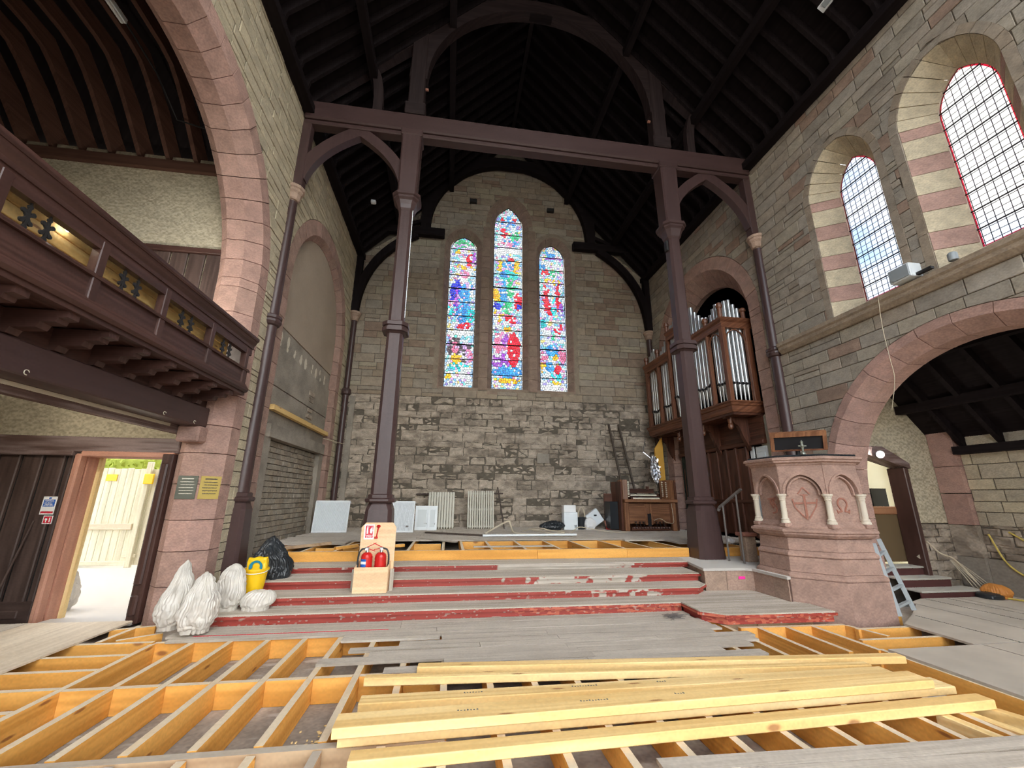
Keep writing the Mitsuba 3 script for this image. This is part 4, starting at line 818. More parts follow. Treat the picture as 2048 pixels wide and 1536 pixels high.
# ================================================================ ORGAN
ok = thing('pipe_organ', 'oak organ case with silver display pipes hanging in the right hand arch', 'organ')
OX, OY0, OY1, OXB = 6.40, 8.46, 12.56, 7.5
def along(prof, y0, y1, name, ret=True, x1=7.2, mat='oak', x=OX):
    """moulding on the front face of the case and round its near corner; prof = (out, z)"""
    secs = [[(x - o, y1, z) for o, z in prof], [(x - o, y0 - o, z) for o, z in prof]]
    if ret: secs.append([(x1, y0 - o, z) for o, z in prof])
    return put(name, sweep(secs), mat, parent=ok, axis=(0, 1, 0))
base = [(-0.3, 3.44), (0.0, 3.44), (0.02, 3.5), (0.02, 3.58), (0.05, 3.60), (0.06, 3.64), (0.09, 3.67), (0.09, 3.70), (-0.3, 3.70)]
along(base, OY0, OY1, 'base_moulding', x1=7.28)
put('base_board', bx(OX, OY0, 3.44, 7.3, OY1, 3.50), 'oak_dark', parent=ok, axis=(0, 1, 0))
corn = [(-0.1, 5.54), (0.0, 5.54), (0.01, 5.60), (0.01, 5.68), (0.05, 5.72), (0.07, 5.76), (0.07, 5.79), (-0.1, 5.79)]
up = lambda p, d: [(o, z + d) for o, z in p]
along(corn, OY0, 9.98, 'cornice', x1=7.2)
along(up(corn, 0.60), 10.02, 11.0, 'cornice', x1=6.7)
along(corn, 11.02, OY1, 'cornice', ret=False)
def post(y, z1, w=0.05, x=OX):
    put('post', rbx(x - 0.005, y - w, 3.70, x + 0.10, y + w, z1, 0.012), 'oak', parent=ok, axis=(0, 0, 1))
for y, z1, w in ((8.52, 5.55, 0.07), (9.10, 5.55, 0.04), (9.97, 6.15, 0.05), (11.02, 6.15, 0.05), (11.72, 5.55, 0.05), (12.48, 5.55, 0.06)): post(y, z1, w)
put('post', rbx(7.02, OY0 - 0.01, 3.70, 7.17, OY0 + 0.09, 5.55, 0.012), 'oak', parent=ok, axis=(0, 0, 1))
for y, zt in ((8.52, 6.2), (9.14, 6.05), (10.0, 6.75), (11.03, 6.75), (11.72, 6.12), (12.48, 6.1)):   # turret tops of the posts
    put('finial', lathe([(0.05, 5.7), (0.055, zt - 0.14), (0.075, zt - 0.12), (0.08, zt - 0.05), (0.06, zt - 0.03), (0.06, zt)], 8, (OX + 0.05, y, 0)), 'oak', parent=ok, axis=(0, 0, 1))
put('finial', lathe([(0.05, 5.7), (0.055, 6.0), (0.075, 6.02), (0.08, 6.07), (0.06, 6.1)], 8, (7.07, OY0 + 0.05, 0)), 'oak', parent=ok, axis=(0, 0, 1))
def tracery(a, b, zs, f, k=0.02):
    c, w = (a + b) / 2, (b - a) / 2
    o = arch_poly(c, w, zs - 0.02, zs, w * 1.25, n=10); i = arch_poly(c, w - k, zs - 0.05, zs, w * 1.25 - k, n=10)
    fr = sbox(a, zs - 0.02, b, zs + w * 1.25 + 0.02)
    ring = o.difference(i)
    put('tracery_arch', extr(ring, 0.01, 0.05, f), 'oak', parent=ok)
fO = lambda s, z, d: st(OX + d, s, z)
fO2 = lambda s, z, d: st(s, OY0 + d, z)
for a, b in ((8.59, 9.06), (11.77, 12.42)): tracery(a, b, 5.2, fO)
tracery(6.47, 7.02, 5.18, fO2)
def pipe(x, y, ztop, r, zm, zfoot, out):
    """metal organ pipe: body, mouth with ears, conical foot"""
    ms = [cyl((x, y, zm), (x, y, ztop), r, r, 14, caps=False), cyl((x, y, zm - 0.02), (x, y, zm), r, r, 14), cyl((x, y, zfoot), (x, y, zm - 0.02), r * 0.22, r, 14)]
    k = put('pipe', cat_(*ms), 'pipe_metal', smooth=35, parent=ok)
    ox, oy = out
    c = np.array([x + ox * r, y + oy * r, zm]); sd = np.array([-oy, ox, 0.0])
    put('mouth', cat_(hull([c + sd * r * 0.62 * i + np.array([ox, oy, 0]) * q + [0, 0, z] for i in (-1, 1) for q in (-0.012, 0.006) for z in (-0.012, 0.018)]),
                      hull([c + sd * r * 0.8 + np.array([ox, oy, 0]) * q + sd * w + [0, 0, z] for q in (-0.03, 0.014) for w in (0, 0.006) for z in (-0.025, 0.035)]),
                      hull([c - sd * r * 0.8 + np.array([ox, oy, 0]) * q + sd * w + [0, 0, z] for q in (-0.03, 0.014) for w in (0, 0.006) for z in (-0.025, 0.035)])), 'black_iron', parent=k)
def rack(y0, y1, tops, r=None, zm=4.2):
    n = len(tops); p = (y1 - y0) / n
    for i, t in enumerate(tops):
        pipe(OX + 0.14, y0 + p * (i + 0.5), t, (r or p * 0.44), zm + 0.03 * abs(i - (n - 1) / 2) - 0.03, 3.70, (-1, 0))
rack(8.60, 9.06, [6.19, 6.29, 6.22, 6.10])
rack(9.15, 9.91, [6.12, 6.18, 6.32, 6.48, 6.70], zm=4.26)
rack(10.03, 10.96, [7.0, 6.9, 6.75, 6.65, 6.6], zm=4.32)
rack(11.08, 11.66, [6.40, 6.25, 6.12, 6.02], zm=4.2)
rack(11.78, 12.42, [6.10, 6.2, 6.27, 6.2, 6.1], zm=4.18)
for i, (x, t) in enumerate(((6.53, 6.20), (6.64, 6.30), (6.76, 6.34), (6.87, 6.22), (6.97, 6.12))): pipe(x, OY0 + 0.12, t, 0.05, 4.15, 3.70, (0, -1))
for y in (8.9, 10.0, 11.2, 12.3):   # brackets with pendants under the case
    put('bracket', extr(Polygon([(7.05, 3.44), (6.45, 3.44), (6.47, 3.36), (6.62, 3.34), (6.70, 3.24), (6.80, 3.18), (6.9, 2.9), (7.05, 2.6)]), y - 0.05, y + 0.05, lambda s_, z_, d_: st(s_, d_, z_)), 'oak_dark', parent=ok)
    put('pendant', lathe([(0.03, 3.10), (0.06, 3.14), (0.06, 3.2), (0.045, 3.24), (0.06, 3.36), (0.06, 3.46)], 8, (6.62, y, 0)), 'oak', parent=ok)
put('floor_board', bx(6.42, 8.48, 3.38, 7.5, 12.5, 3.44), 'oak_dark', parent=ok, axis=(0, 1, 0))
put('cable', tube(smooth_path([(7.10, 8.25, 5.0), (7.05, 8.15, 4.5), (7.02, 8.05, 4.0), (7.0, 8.15, 3.7)], 5), 0.008), 'cable_cream', parent=ok)
# ================================================================ CONSOLE
ck = thing('organ_console', 'wooden organ console with two keyboards and stop jambs against the end wall', 'organ console')
x0, x1, yf = 4.80, 6.30, 11.2
put('key_table', rbx(x0 + 0.02, yf - 0.02, 1.38, x1 + 0.08, yf + 0.75, 1.47, 0.015), 'console_wood', parent=ck)
put('front_panel', bx(x0 + 0.1, yf + 0.12, 0.82, x1 - 0.1, yf + 0.16, 1.36), 'console_wood', parent=ck)
put('centre_stile', rbx(5.44, yf + 0.105, 0.78, 5.66, yf + 0.14, 1.36, 0.008), 'console_wood', parent=ck, axis=(0, 0, 1))
put('swell_pedal', bx(5.50, yf + 0.09, 0.68, 5.60, yf + 0.12, 1.08), 'dark_void', parent=ck, label='dark slot of the swell pedal')
for x in (x0, x1 - 0.12): put('leg', rbx(x, yf, 0.63, x + 0.13, yf + 0.14, 1.38, 0.012), 'console_wood', parent=ck, axis=(0, 0, 1))
for x in (x0 - 0.03, x1 + 0.1): put('side', rbx(x - 0.03, yf + 0.1, 0.63, x + 0.03, yf + 0.78, 1.95, 0.01), 'oak_dark', parent=ck, axis=(0, 0, 1))
put('back', bx(x0 - 0.3, yf + 0.72, 0.63, x1 + 0.1, yf + 0.78, 1.62), 'oak_dark', parent=ck)
put('side_box', rbx(x0 - 0.30, yf + 0.30, 0.66, x0 - 0.06, yf + 0.80, 1.40, 0.015), 'black_plastic', parent=ck, label='black box behind the left side')
for z, y in ((1.50, yf + 0.14), (1.585, yf + 0.30)):
    kb = put('keyboard', rbx(5.12, y, z - 0.03, 5.92, y + 0.14, z + 0.015, 0.005), 'ivory', parent=ck)
    put('black_keys', cat_(*[bx(5.14 + 0.0263 * i, y + 0.05, z + 0.015, 5.153 + 0.0263 * i, y + 0.14, z + 0.03) for i in range(30) if i % 7 not in (2, 6)]), 'black_plastic', parent=kb)
    put('key_cheek', bx(5.06, y - 0.01, z - 0.05, 5.12, y + 0.16, z + 0.02), 'oak_dark', parent=ck); put('key_cheek', bx(5.92, y - 0.01, z - 0.05, 5.98, y + 0.16, z + 0.02), 'oak_dark', parent=ck)
put('music_desk', beam((5.1, yf + 0.55, 1.70), (5.95, yf + 0.55, 1.70), 0.05, 0.12), 'oak_dark', parent=ck); put('desk_block', rbx(5.72, yf + 0.5, 1.72, 5.80, yf + 0.56, 1.83, 0.006), 'oak_dark', parent=ck)
for sgn, xa in ((1, x0 + 0.16), (-1, x1 - 0.04)):
    q = [(xa - 0.12 * sgn, yf + 0.14), (xa, yf + 0.10), (xa + 0.15 * sgn, yf + 0.45), (xa - 0.12 * sgn, yf + 0.5)]
    jb = put('stop_jamb', hull([(x, y, z) for x, y in q for z in (1.47, 2.0)]), 'console_wood', parent=ck, axis=(0, 0, 1))
    a, b = np.array(q[1]), np.array(q[2]); nrm = np.array([sgn * (b - a)[1], -sgn * (b - a)[0]]); nrm = nrm / np.linalg.norm(nrm)
    if sgn > 0: put('face', hull([tuple(a + (b - a) * t + nrm * e) + (z,) for t in (0.08, 0.95) for e in (0, 0.004) for z in (1.52, 1.97)]), 'oak_dark', parent=jb)
    for c in range(2):
        for r_ in range(8):
            p = a + (b - a) * (0.35 + 0.35 * c) + nrm * 0.004; zz = 1.54 + 0.055 * r_ + 0.02 * c
            put('stop_knob', cyl((*p, zz), (*(p + nrm * 0.045), zz), 0.013, 0.017, 8), 'ivory', smooth=35, parent=ck)
    put('jamb_moulding', rbx(xa - 0.16 * sgn - 0.02, yf + 0.12, 1.47, xa - 0.16 * sgn + 0.02, yf + 0.2, 2.0, 0.006), 'console_wood', parent=ck, axis=(0, 0, 1))
for x in (5.14, 5.26, 5.36, 5.74, 5.84, 5.95): put('pedal_stud', cat_(cyl((x, yf + 0.02, 0.7), (x, yf + 0.1, 0.86), 0.008, 0.008, 6), cyl((x - 0.03, yf + 0.09, 0.86), (x + 0.03, yf + 0.09, 0.86), 0.013, 0.013, 6)), 'black_iron', parent=ck)
put('pedal_board', rbx(4.98, yf + 0.02, 0.64, 6.12, yf + 0.14, 0.74, 0.01), 'oak_dark', parent=ck)
for i in range(14): put('pedal_key', bx(5.02 + i * 0.078, yf - 0.04, 0.70, 5.05 + i * 0.078, yf + 0.1, 0.735), 'frieze_wood', parent=ck)
put('mains_lead', tube(smooth_path([(6.16, yf - 0.03, 1.36), (6.19, yf - 0.03, 1.0), (6.17, yf - 0.03, 0.84), (5.98, yf - 0.03, 0.86), (5.82, yf - 0.03, 0.95), (5.70, yf + 0.0, 0.94), (5.64, yf + 0.02, 0.90)], 5), 0.008), 'cable_cream', parent=ck, label='pale mains lead hanging in front')
# ================================================================ PULPIT
PX, PY = 5.65, 6.05
def octp(r, z): return [(PX + r * math.cos(PI / 8 + i * PI / 4), PY + r * math.sin(PI / 8 + i * PI / 4), z) for i in range(8)]
def octl(prof): return lathe(prof, 8, (PX, PY, 0), PI / 8)
uk = thing('pulpit', 'octagonal red sandstone pulpit with pale colonnettes, arches and carved alpha and omega', 'pulpit')
sp = lambda u=0.97, v=0.55: (u, v)
courses = [([(0.865, -0.22), (0.845, 0.42)], 0.40), ([(0.845, 0.425), (0.855, 0.44), (0.85, 0.47), (0.80, 0.50)], 0.75), ([(0.80, 0.505), (0.785, 0.70)], 0.5),
           ([(0.785, 0.705), (0.80, 0.72), (0.795, 0.75), (0.755, 0.785)], 0.75), ([(0.755, 0.79), (0.745, 0.955)], 0.6), ([(0.745, 0.96), (0.80, 0.985), (0.83, 1.01), (0.83, 1.03), (0.855, 1.045), (0.85, 1.075), (0.76, 1.105)], 0.55)]
for pr_, v in courses: put('course', octl(pr_), 'stone', parent=uk, tint=sp(0.92, v * 0.6))
RB = 0.735
put('body', octl([(RB - 0.075, 1.10), (RB - 0.075, 1.97)]), 'stone', parent=uk, tint=sp(0.92, 0.35))
put('body_sill', octl([(RB + 0.02, 1.105), (RB + 0.02, 1.13), (RB - 0.06, 1.19)]), 'stone', parent=uk, tint=sp(0.92, 0.35))
put('rim', octl([(RB, 1.985), (RB + 0.015, 2.0), (RB + 0.02, 2.02), (RB + 0.075, 2.035), (RB + 0.075, 2.06), (RB + 0.10, 2.07), (RB + 0.10, 2.10), (RB + 0.06, 2.115)]), 'stone', parent=uk, tint=sp(0.92, 0.35))
put('cushion', octl([(RB + 0.02, 2.115), (RB + 0.03, 2.13), (RB + 0.02, 2.145), (RB - 0.1, 2.15)]), 'black_plastic', parent=uk, label='black padded edge on top')
for i in (3, 4, 5, 6):      # faces turned to the nave
    a0, a1 = PI / 8 + i * PI / 4, PI / 8 + (i + 1) * PI / 4
    p0 = np.array([PX + RB * math.cos(a0), PY + RB * math.sin(a0)]); p1 = np.array([PX + RB * math.cos(a1), PY + RB * math.sin(a1)])
    L = np.linalg.norm(p1 - p0); e = (p1 - p0) / L; nn = np.array([math.cos((a0 + a1) / 2), math.sin((a0 + a1) / 2)])
    ff = lambda s, z, d, p0=p0, e=e, nn=nn: np.stack(np.broadcast_arrays(p0[0] + e[0] * s - nn[0] * d, p0[1] + e[1] * s - nn[1] * d, z), -1)
    c = L / 2; zs = 1.58
    opn = arch_poly(c, c - 0.055, 1.1, zs, 0.275, n=12)
    put('arch_panel', extr(sbox(0.004, 1.555, L - 0.004, 1.985).difference(opn), 0.0, 0.07, ff), 'stone', parent=uk, tint=sp(0.92, 0.3))
    for off, w, d in ((0.0, 0.03, -0.018), (0.045, 0.022, 0.022)):
        o_ = arch_poly(c, c - 0.055 - off + w, 1.56, zs, 0.275 - off + w, n=12); i_ = arch_poly(c, c - 0.055 - off, 1.5, zs, 0.275 - off, n=12)
        put('arch_moulding', extr(o_.difference(i_).intersection(sbox(0.006, 1.0, L - 0.006, 3)), d, 0.06, ff), 'stone', parent=uk, tint=sp(0.92, 0.45))
    ln = lambda P, w=0.011: shapely.LineString(P).buffer(w)
    m_ = None
    if i == 3:      # carved alpha-like letter with tail
        m_ = shapely.union_all([ln([(c - 0.07, 1.50), (c + 0.08, 1.515)]), ln([(c - 0.02, 1.50), (c - 0.03, 1.44), (c + 0.02, 1.37)]), ln([(c + 0.01, 1.49), (c + 0.03, 1.42)]), ln([(c + 0.08, 1.52), (c + 0.03, 1.46), (c + 0.085, 1.37), (c + 0.07, 1.31), (c + 0.0, 1.29)])])
    if i == 4:      # shield with a cross and a chevron
        m_ = shapely.union_all([ln([(c - 0.15, 1.50), (c - 0.13, 1.38), (c - 0.05, 1.27), (c + 0.0, 1.22)], 0.008), ln([(c + 0.15, 1.50), (c + 0.13, 1.40), (c + 0.08, 1.32), (c + 0.03, 1.235)], 0.008),
              ln([(c - 0.12, 1.44), (c + 0.12, 1.45)], 0.014).difference(sbox(c - 0.02, 1.3, c + 0.02, 1.6)), ln([(c, 1.56), (c, 1.25)], 0.014), ln([(c - 0.07, 1.58), (c, 1.67), (c + 0.07, 1.58)], 0.008), ln([(c - 0.045, 1.56), (c + 0.045, 1.56)], 0.006)])
    if i == 5:      # omega
        m_ = shapely.union_all([ln(arc(c, 1.44, 0.075, -50, 230, 16)), ln([(c + 0.048, 1.385), (c + 0.03, 1.335), (c + 0.09, 1.325)]), ln([(c - 0.048, 1.385), (c - 0.03, 1.335), (c - 0.09, 1.325)]), ln([(c + 0.1, 1.35), (c + 0.09, 1.31)], 0.008), ln([(c - 0.1, 1.35), (c - 0.09, 1.31)], 0.008)])
    if m_ is not None: put('carving', extr(m_, 0.058, 0.075, ff), 'terracotta', parent=uk, label=['', '', '', 'carved letter like an alpha', 'carved shield with a cross', 'carved omega'][i])
for i in (3, 4, 5, 6, 7):
    a0 = PI / 8 + i * PI / 4; x, y = PX + (RB - 0.012) * math.cos(a0), PY + (RB - 0.012) * math.sin(a0)
    k = put('colonnette', lathe([(0.062, 1.16), (0.062, 1.185), (0.05, 1.20), (0.055, 1.215), (0.040, 1.235), (0.038, 1.48), (0.046, 1.485), (0.046, 1.495), (0.04, 1.50), (0.055, 1.535), (0.055, 1.545), (0.068, 1.55), (0.068, 1.575)], 14, (x, y, 0)), 'cream_stone', smooth=40, parent=uk, label='pale stone colonnette')
    put('pedestal', rbx(x - 0.062, y - 0.062, 1.10, x + 0.062, y + 0.062, 1.16, 0.01), 'stone', parent=uk, tint=sp(0.92, 0.35))
# plinth running from the pulpit under the column
pl = thing('stone_plinth', 'low red sandstone plinth wall with grey coping between pulpit and column', 'plinth')
fp = [(4.80, 5.70), (4.80, 6.40), (4.72, 6.47), (4.03, 6.50), (4.32, 7.74), (6.4, 7.74), (6.4, 6.3), (5.5, 5.9)]
fpo = Polygon(fp).difference(Polygon([p[:2] for p in octp(0.868, 0)]))
fz = lambda s, z, d: st(s, z, d)
put('stone', extr(fpo.buffer(-0.012).intersection(sbox(3, 5, 4.40, 9)), -0.2, 0.40, fz), 'stone', parent=pl, tint=sp(0.8, 0.4))
put('stone', extr(fpo.buffer(-0.012).intersection(sbox(4.41, 5, 5.6, 6.495)).difference(sbox(0, 0, 9, 6.0)), -0.2, 0.40, fz), 'stone', parent=pl, tint=sp(0.86, 0.45))
put('stone', extr(fpo.buffer(-0.012).intersection(sbox(4.41, 5, 5.6, 5.995)), -0.2, 0.40, fz), 'stone', parent=pl, tint=sp(0.83, 0.35))
put('stone', extr(fpo.buffer(-0.012).intersection(sbox(4.41, 6.50, 7, 9)), -0.2, 0.40, fz), 'stone', parent=pl, tint=sp(0.8, 0.4))
put('coping', extr(fpo.buffer(0.012), 0.402, 0.44, fz), 'concrete', parent=pl, label='dusty grey coping')
k = thing('pink_tape', 'short strip of bright pink tape on the stone plinth', 'tape'); put('strip', bx(4.60, 6.472, 0.275, 4.71, 6.4795, 0.315), 'pink_tape', parent=k)
# reading desk on the pulpit
lk = thing('reading_desk', 'tilted wooden reading desk with a dark hollow on top of the pulpit', 'lectern')
dc = np.array([4.98 + 0.28, 5.30 + 0.30, 2.36]); e1 = np.array([0.80, -0.60, 0]); e1 /= np.linalg.norm(e1); ey = np.array([0.6, 0.8, 0.0]); e2 = 0.80 * np.array([0, 0, 1.0]) - 0.42 * ey; e2 /= np.linalg.norm(e2); e3 = np.cross(e1, e2)
def desk(u0, v0, u1, v1, w0, w1): return hull([dc + e1 * u + e2 * v + e3 * w for u in (u0, u1) for v in (v0, v1) for w in (w0, w1)])
W, Hh = 0.36, 0.15
put('frame_rail', desk(-W, Hh - 0.07, W, Hh, -0.03, 0.03), 'console_wood', parent=lk); put('frame_rail', desk(-W, -Hh, W, -Hh + 0.015, -0.03, 0.03), 'oak', parent=lk)
for s in (-1, 1): put('frame_stile', desk(min(s * W, s * (W - 0.05)), -Hh, max(s * W, s * (W - 0.05)), Hh, -0.03, 0.03), 'console_wood', parent=lk)
put('panel', desk(-W + 0.05, -Hh, W - 0.05, Hh - 0.07, -0.02, 0.0), 'dark_void', parent=lk)
put('post', cyl((dc[0] + 0.08, dc[1] + 0.12, 2.12), (dc[0] + 0.05, dc[1] + 0.08, 2.36), 0.03), 'black_iron', parent=lk)
k = thing('metal_bracket', 'small dark metal figure shaped bracket under the reading desk', 'bracket')
px = dc + e1 * 0.03 - ey * 0.12
put('stem', lathe([(0.035, 2.145), (0.03, 2.17), (0.012, 2.19), (0.018, 2.24), (0.03, 2.27), (0.018, 2.30), (0.022, 2.33), (0.004, 2.355)], 10, (px[0], px[1], 0)), 'zinc', parent=k)
put('arm', cyl(px + [-0.05, 0.02, -0.09], px + [0.05, -0.02, -0.09], 0.010), 'zinc', parent=k)
# handrail and small stone post behind the pulpit
hk = thing('handrail', 'grey metal handrail of the pulpit stair with two thin posts', 'handrail')
put('rail', beam((5.10, 7.02, 1.46), (4.86, 7.75, 1.02 + 0.36), 0.06, 0.04) if False else beam((5.05, 6.75, 1.66), (4.94, 7.25, 1.34), 0.05, 0.035), 'handrail_grey', parent=hk)
put('rail_end', cyl((4.94, 7.25, 1.33), (4.93, 7.28, 1.29), 0.03), 'handrail_grey', parent=hk)
for y, z in ((6.86, 1.58), (7.17, 1.38)): put('post', cyl((5.04 - (y - 6.75) * 0.2, y, 0.44), (5.04 - (y - 6.75) * 0.2, y, z), 0.016), 'handrail_grey', parent=hk)
k = thing('stone_post', 'short stone newel with red capping beside the pulpit', 'post')
put('shaft', rbx(5.20, 7.0, 0.44, 5.40, 7.2, 0.86, 0.012), 'stone', parent=k, tint=(0.75, 0.5)); put('cap', rbx(5.16, 6.97, 0.86, 5.42, 7.22, 0.92, 0.012), 'terracotta', parent=k)
k = thing('painted_door', 'white painted door seen beyond the panelling behind the pulpit', 'door'); put('leaf', rbx(7.10, 8.86, 0.64, 7.14, 8.99, 2.70, 0.01), 'white_door', parent=k)
put('leaf', rbx(7.10, 8.44, 0.64, 7.14, 8.80, 2.68, 0.01), 'white_door', parent=k); put('panel', rbx(7.085, 8.5, 1.9, 7.10, 8.74, 2.55, 0.006), 'white_door', parent=k)
# ================================================================ STEPS AND CHANCEL PLATFORM
rg = random.Random(77)
sk = thing('chancel_steps', 'broad flight of four red painted wooden steps with dusty grey treads', 'steps')
TREADS = [(0.118, [(-3.0, 5.905), (3.28, 5.905), (3.27, 5.45), (3.50, 5.25), (4.98, 5.21), (4.98, 6.6), (-3.0, 6.6)]),
          (0.228, [(-3.0, 6.27), (3.77, 6.27), (3.99, 6.47), (4.06, 6.9), (-3.0, 6.9)]),
          (0.347, [(-3.0, 6.69), (4.05, 6.69), (4.12, 7.4), (-3.0, 7.4)]),
          (0.442, [(-3.0, 7.24), (4.24, 7.24), (4.36, 7.9), (-3.0, 7.9)])]
zp = 0.0
for i, (z, P) in enumerate(TREADS):
    front = P[:2] if i > 1 else (P[:5] if i == 0 else P[:3])
    put('tread', extr(Polygon(P).difference(Polygon(fp).buffer(0.004)).difference(Polygon([p[:2] for p in octp(0.872, 0)])).buffer(-0.002).union(shapely.LineString(front).buffer(0.024, cap_style='flat')).intersection(sbox(-3.0, 4, 5.0, 9)), z - 0.016, z, lambda s, t, d: st(s, t, d)), 'tread', parent=sk, axis=(1, 0, 0))
    ns, rs = [], []
    for a, b in zip(front[:-1], front[1:]):
        a, b = np.array(a), np.array(b); d = (b - a) / np.linalg.norm(b - a); nrm = np.array([d[1], -d[0]])
        for w, h0, h1, out in ((0.034, z - 0.050, z - 0.017, 0.028), (0.02, zp - (0.012 if i == 0 else 0), z - 0.048, -0.016)):
            q = [a + nrm * out - d * max(out, 0), b + nrm * out + d * max(out, 0), b + nrm * (out - w), a + nrm * (out - w)]
            (ns if out > 0 else rs).append(hull([(*p, zz) for p in q for zz in (h0, h1)]))
    put('nosing', cat_(*ns), 'red_paint', parent=sk, label='red painted nosing'); put('riser', cat_(*rs), 'red_paint', parent=sk, label='red painted riser')
    zp = z
put('carcase', cat_(bx(-2.98, 5.95, -0.22, 3.2, 6.6, 0.10), bx(3.5, 5.32, -0.22, 3.95, 6.4, 0.10), bx(3.95, 5.30, -0.22, 4.74, 5.9, 0.10), bx(-2.98, 6.5, 0.0, 3.9, 7.7, 0.21), bx(-2.98, 6.95, 0.2, 3.9, 7.7, 0.33), bx(-2.98, 7.3, 0.3, 3.95, 7.7, 0.42)), 'joist_brown', parent=sk)
pk = thing('chancel_platform', 'raised timber platform with joists laid open along its front edge', 'platform')
put('subfloor', bx(-3.36, 7.90, -0.22, 6.95, 13.05, 0.40), 'dirt', parent=pk, label='dusty grey ground under the platform')
for a, b in ((-2.98, -1.42), (-0.86, 1.62), (1.625, 3.3), (3.305, 4.53), (5.07, 6.2)):
    put('fascia_board', bx(a, 7.72, 0.445, b, 7.78, 0.60), 'joist', parent=pk, axis=(1, 0, 0), label='orange fascia board at the platform edge')
for x in (-3.0, -2.38, -1.86, -1.25, -0.65, -0.05, 0.30, 0.82, 1.43, 2.06, 2.62, 3.29, 3.83, 4.40, 5.2, 5.8):
    put('joist', bx(x - 0.025, 7.785 + (0.1 if abs(x + 1.14) < 0.32 else 0), 0.44, x + 0.025, 10.6, 0.60), 'joist', parent=pk, axis=(0, 1, 0))
xs = [0.30, 0.82, 1.43, 2.06, 2.62, 3.29, 3.83]
for a, b in zip(xs[:-1], xs[1:]): put('noggin', bx(a + 0.026, 9.20, 0.44, b - 0.026, 9.25, 0.595), 'joist', parent=pk, axis=(1, 0, 0))
put('noggin', bx(-0.62, 8.8, 0.44, -0.1, 8.85, 0.595), 'joist', parent=pk, axis=(1, 0, 0)); put('noggin', bx(-2.3, 8.3, 0.45, -1.4, 8.345, 0.59), 'joist', parent=pk, axis=(1, 0, 0))
def boards(parent, y0, y1, x0, x1, z, w, mat, th=0.025, cut=(1.5, 4.0), hole=None, name='board'):
    y = y0
    while y < y1 - 0.03:
        ww = min(w * rg.uniform(0.92, 1.08), y1 - y); x = x0 + rg.uniform(-0.12, 0.0)
        while x < x1 - 0.02:
            e = min(x + rg.uniform(*cut), x1)
            if x1 - e < 0.3: e = x1
            if not (hole and hole(x, e, y)):
                dz = rg.uniform(-0.002, 0.002)
                put(name, bx(x + 0.002, y + 0.003, z - th + dz, e - 0.002, y + ww - 0.003, z + dz), mat, parent=parent, axis=(1, 0, 0))
            x = e
        y += ww
boards(pk, 9.26, 13.02, -3.24, 6.72, 0.628, 0.165, 'board_grey', hole=lambda a, b, y: False)
boards(pk, 8.72, 9.25, -3.24, -1.9, 0.628, 0.165, 'board_grey'); boards(pk, 8.95, 9.25, 3.9, 6.72, 0.628, 0.15, 'board_grey'); boards(pk, 8.3, 8.9, 4.7, 6.72, 0.628, 0.2, 'board_grey')
put('loose_board', beam((0.2, 8.9, 0.62), (-0.6, 9.6, 0.64), 0.12, 0.02), 'board_grey', parent=pk); put('front_batten', bx(0.5, 8.05, 0.605, 2.0, 8.15, 0.625), 'board_grey', parent=pk, axis=(1, 0, 0))
# loose timber offcuts left in the open front of the platform
for a, b, m, l_ in (((-2.95, 7.95, 0.615), (-2.1, 8.5, 0.66), 'joist_brown', 'brown timber offcut on the open joists next to the black bin bag'), ((-1.9, 8.0, 0.62), (-1.45, 8.35, 0.65), 'joist', 'short orange offcut on the open joists, middle of three left of the stand'), ((-1.5, 7.95, 0.635), (-0.75, 8.2, 0.64), 'joist', 'orange timber offcut on the open joists right behind the plywood stand')):
    k = thing('timber_offcut', l_, 'timber', 'offcuts lying on the open joists of the platform'); put('piece', beam(a, b, 0.07, 0.05), m, parent=k)
# ================================================================ NAVE FLOOR, opened up
JX = [-2.97 + 0.3755 * k for k in range(19)]
def joist(x0, y0, x1, y1, mat='joist', z1=0.0, w=0.055, h=0.19, name='joist'):
    f_ = 1.0173; x0, y0, x1, y1 = x0 * f_, y0 * f_, x1 * f_, y1 * f_; z1 -= 0.026
    put(name, beam((x0, y0, z1 - h / 2), (x1, y1, z1 - h / 2), w, h), mat, parent='floor', axis=(x1 - x0, y1 - y0, 0))
for i, x in enumerate(JX):
    if x < 0.1:
        joist(x, 3.25, x, 5.34); joist(x + (0.03 if i % 2 else -0.03), 1.2, x, 3.15, 'joist' if i % 3 else 'joist_brown')
    elif x < 3.9: joist(x, 1.2, x + rg.uniform(-0.01, 0.01), 5.34 if x < 3.6 else 5.06)
for x in (4.15, 4.50): joist(x, 4.22, x, 5.06)
joist(4.53, 2.4, 4.53, 4.25, w=0.06)
for a, b in zip(JX[:-1], JX[1:]):
    if b < 0.4: joist(a + 0.03, 4.26, b - 0.03, 4.26, name='noggin')
joist(-2.97, 5.375, 3.6, 5.375, w=0.06, name='trimmer'); joist(3.55, 5.10, 4.95, 5.06, w=0.06, name='trimmer'); joist(4.95, 5.03, 5.05, 4.6, name='joist')
joist(-4.6, 3.2, 0.05, 3.2, 'joist_brown', w=0.065, h=0.2, name='trimmer')
for y in (5.42, 5.05, 4.69, 4.31, 3.93, 3.55): joist(-5.0, y, -3.0, y - 0.015, name='cross_joist')
joist(-3.56, 5.46, -3.54, 6.05, name='short_joist'); joist(-3.75, 5.9, -3.35, 6.02, name='short_joist'); joist(-3.42, 5.5, -3.1, 5.72, name='short_joist')
joist(4.93, 4.88, 5.80, 4.88, name='cross_joist'); joist(4.60, 4.53, 5.78, 4.52, name='cross_joist'); joist(5.5, 5.25, 6.1, 5.35, name='cross_joist', h=0.12)
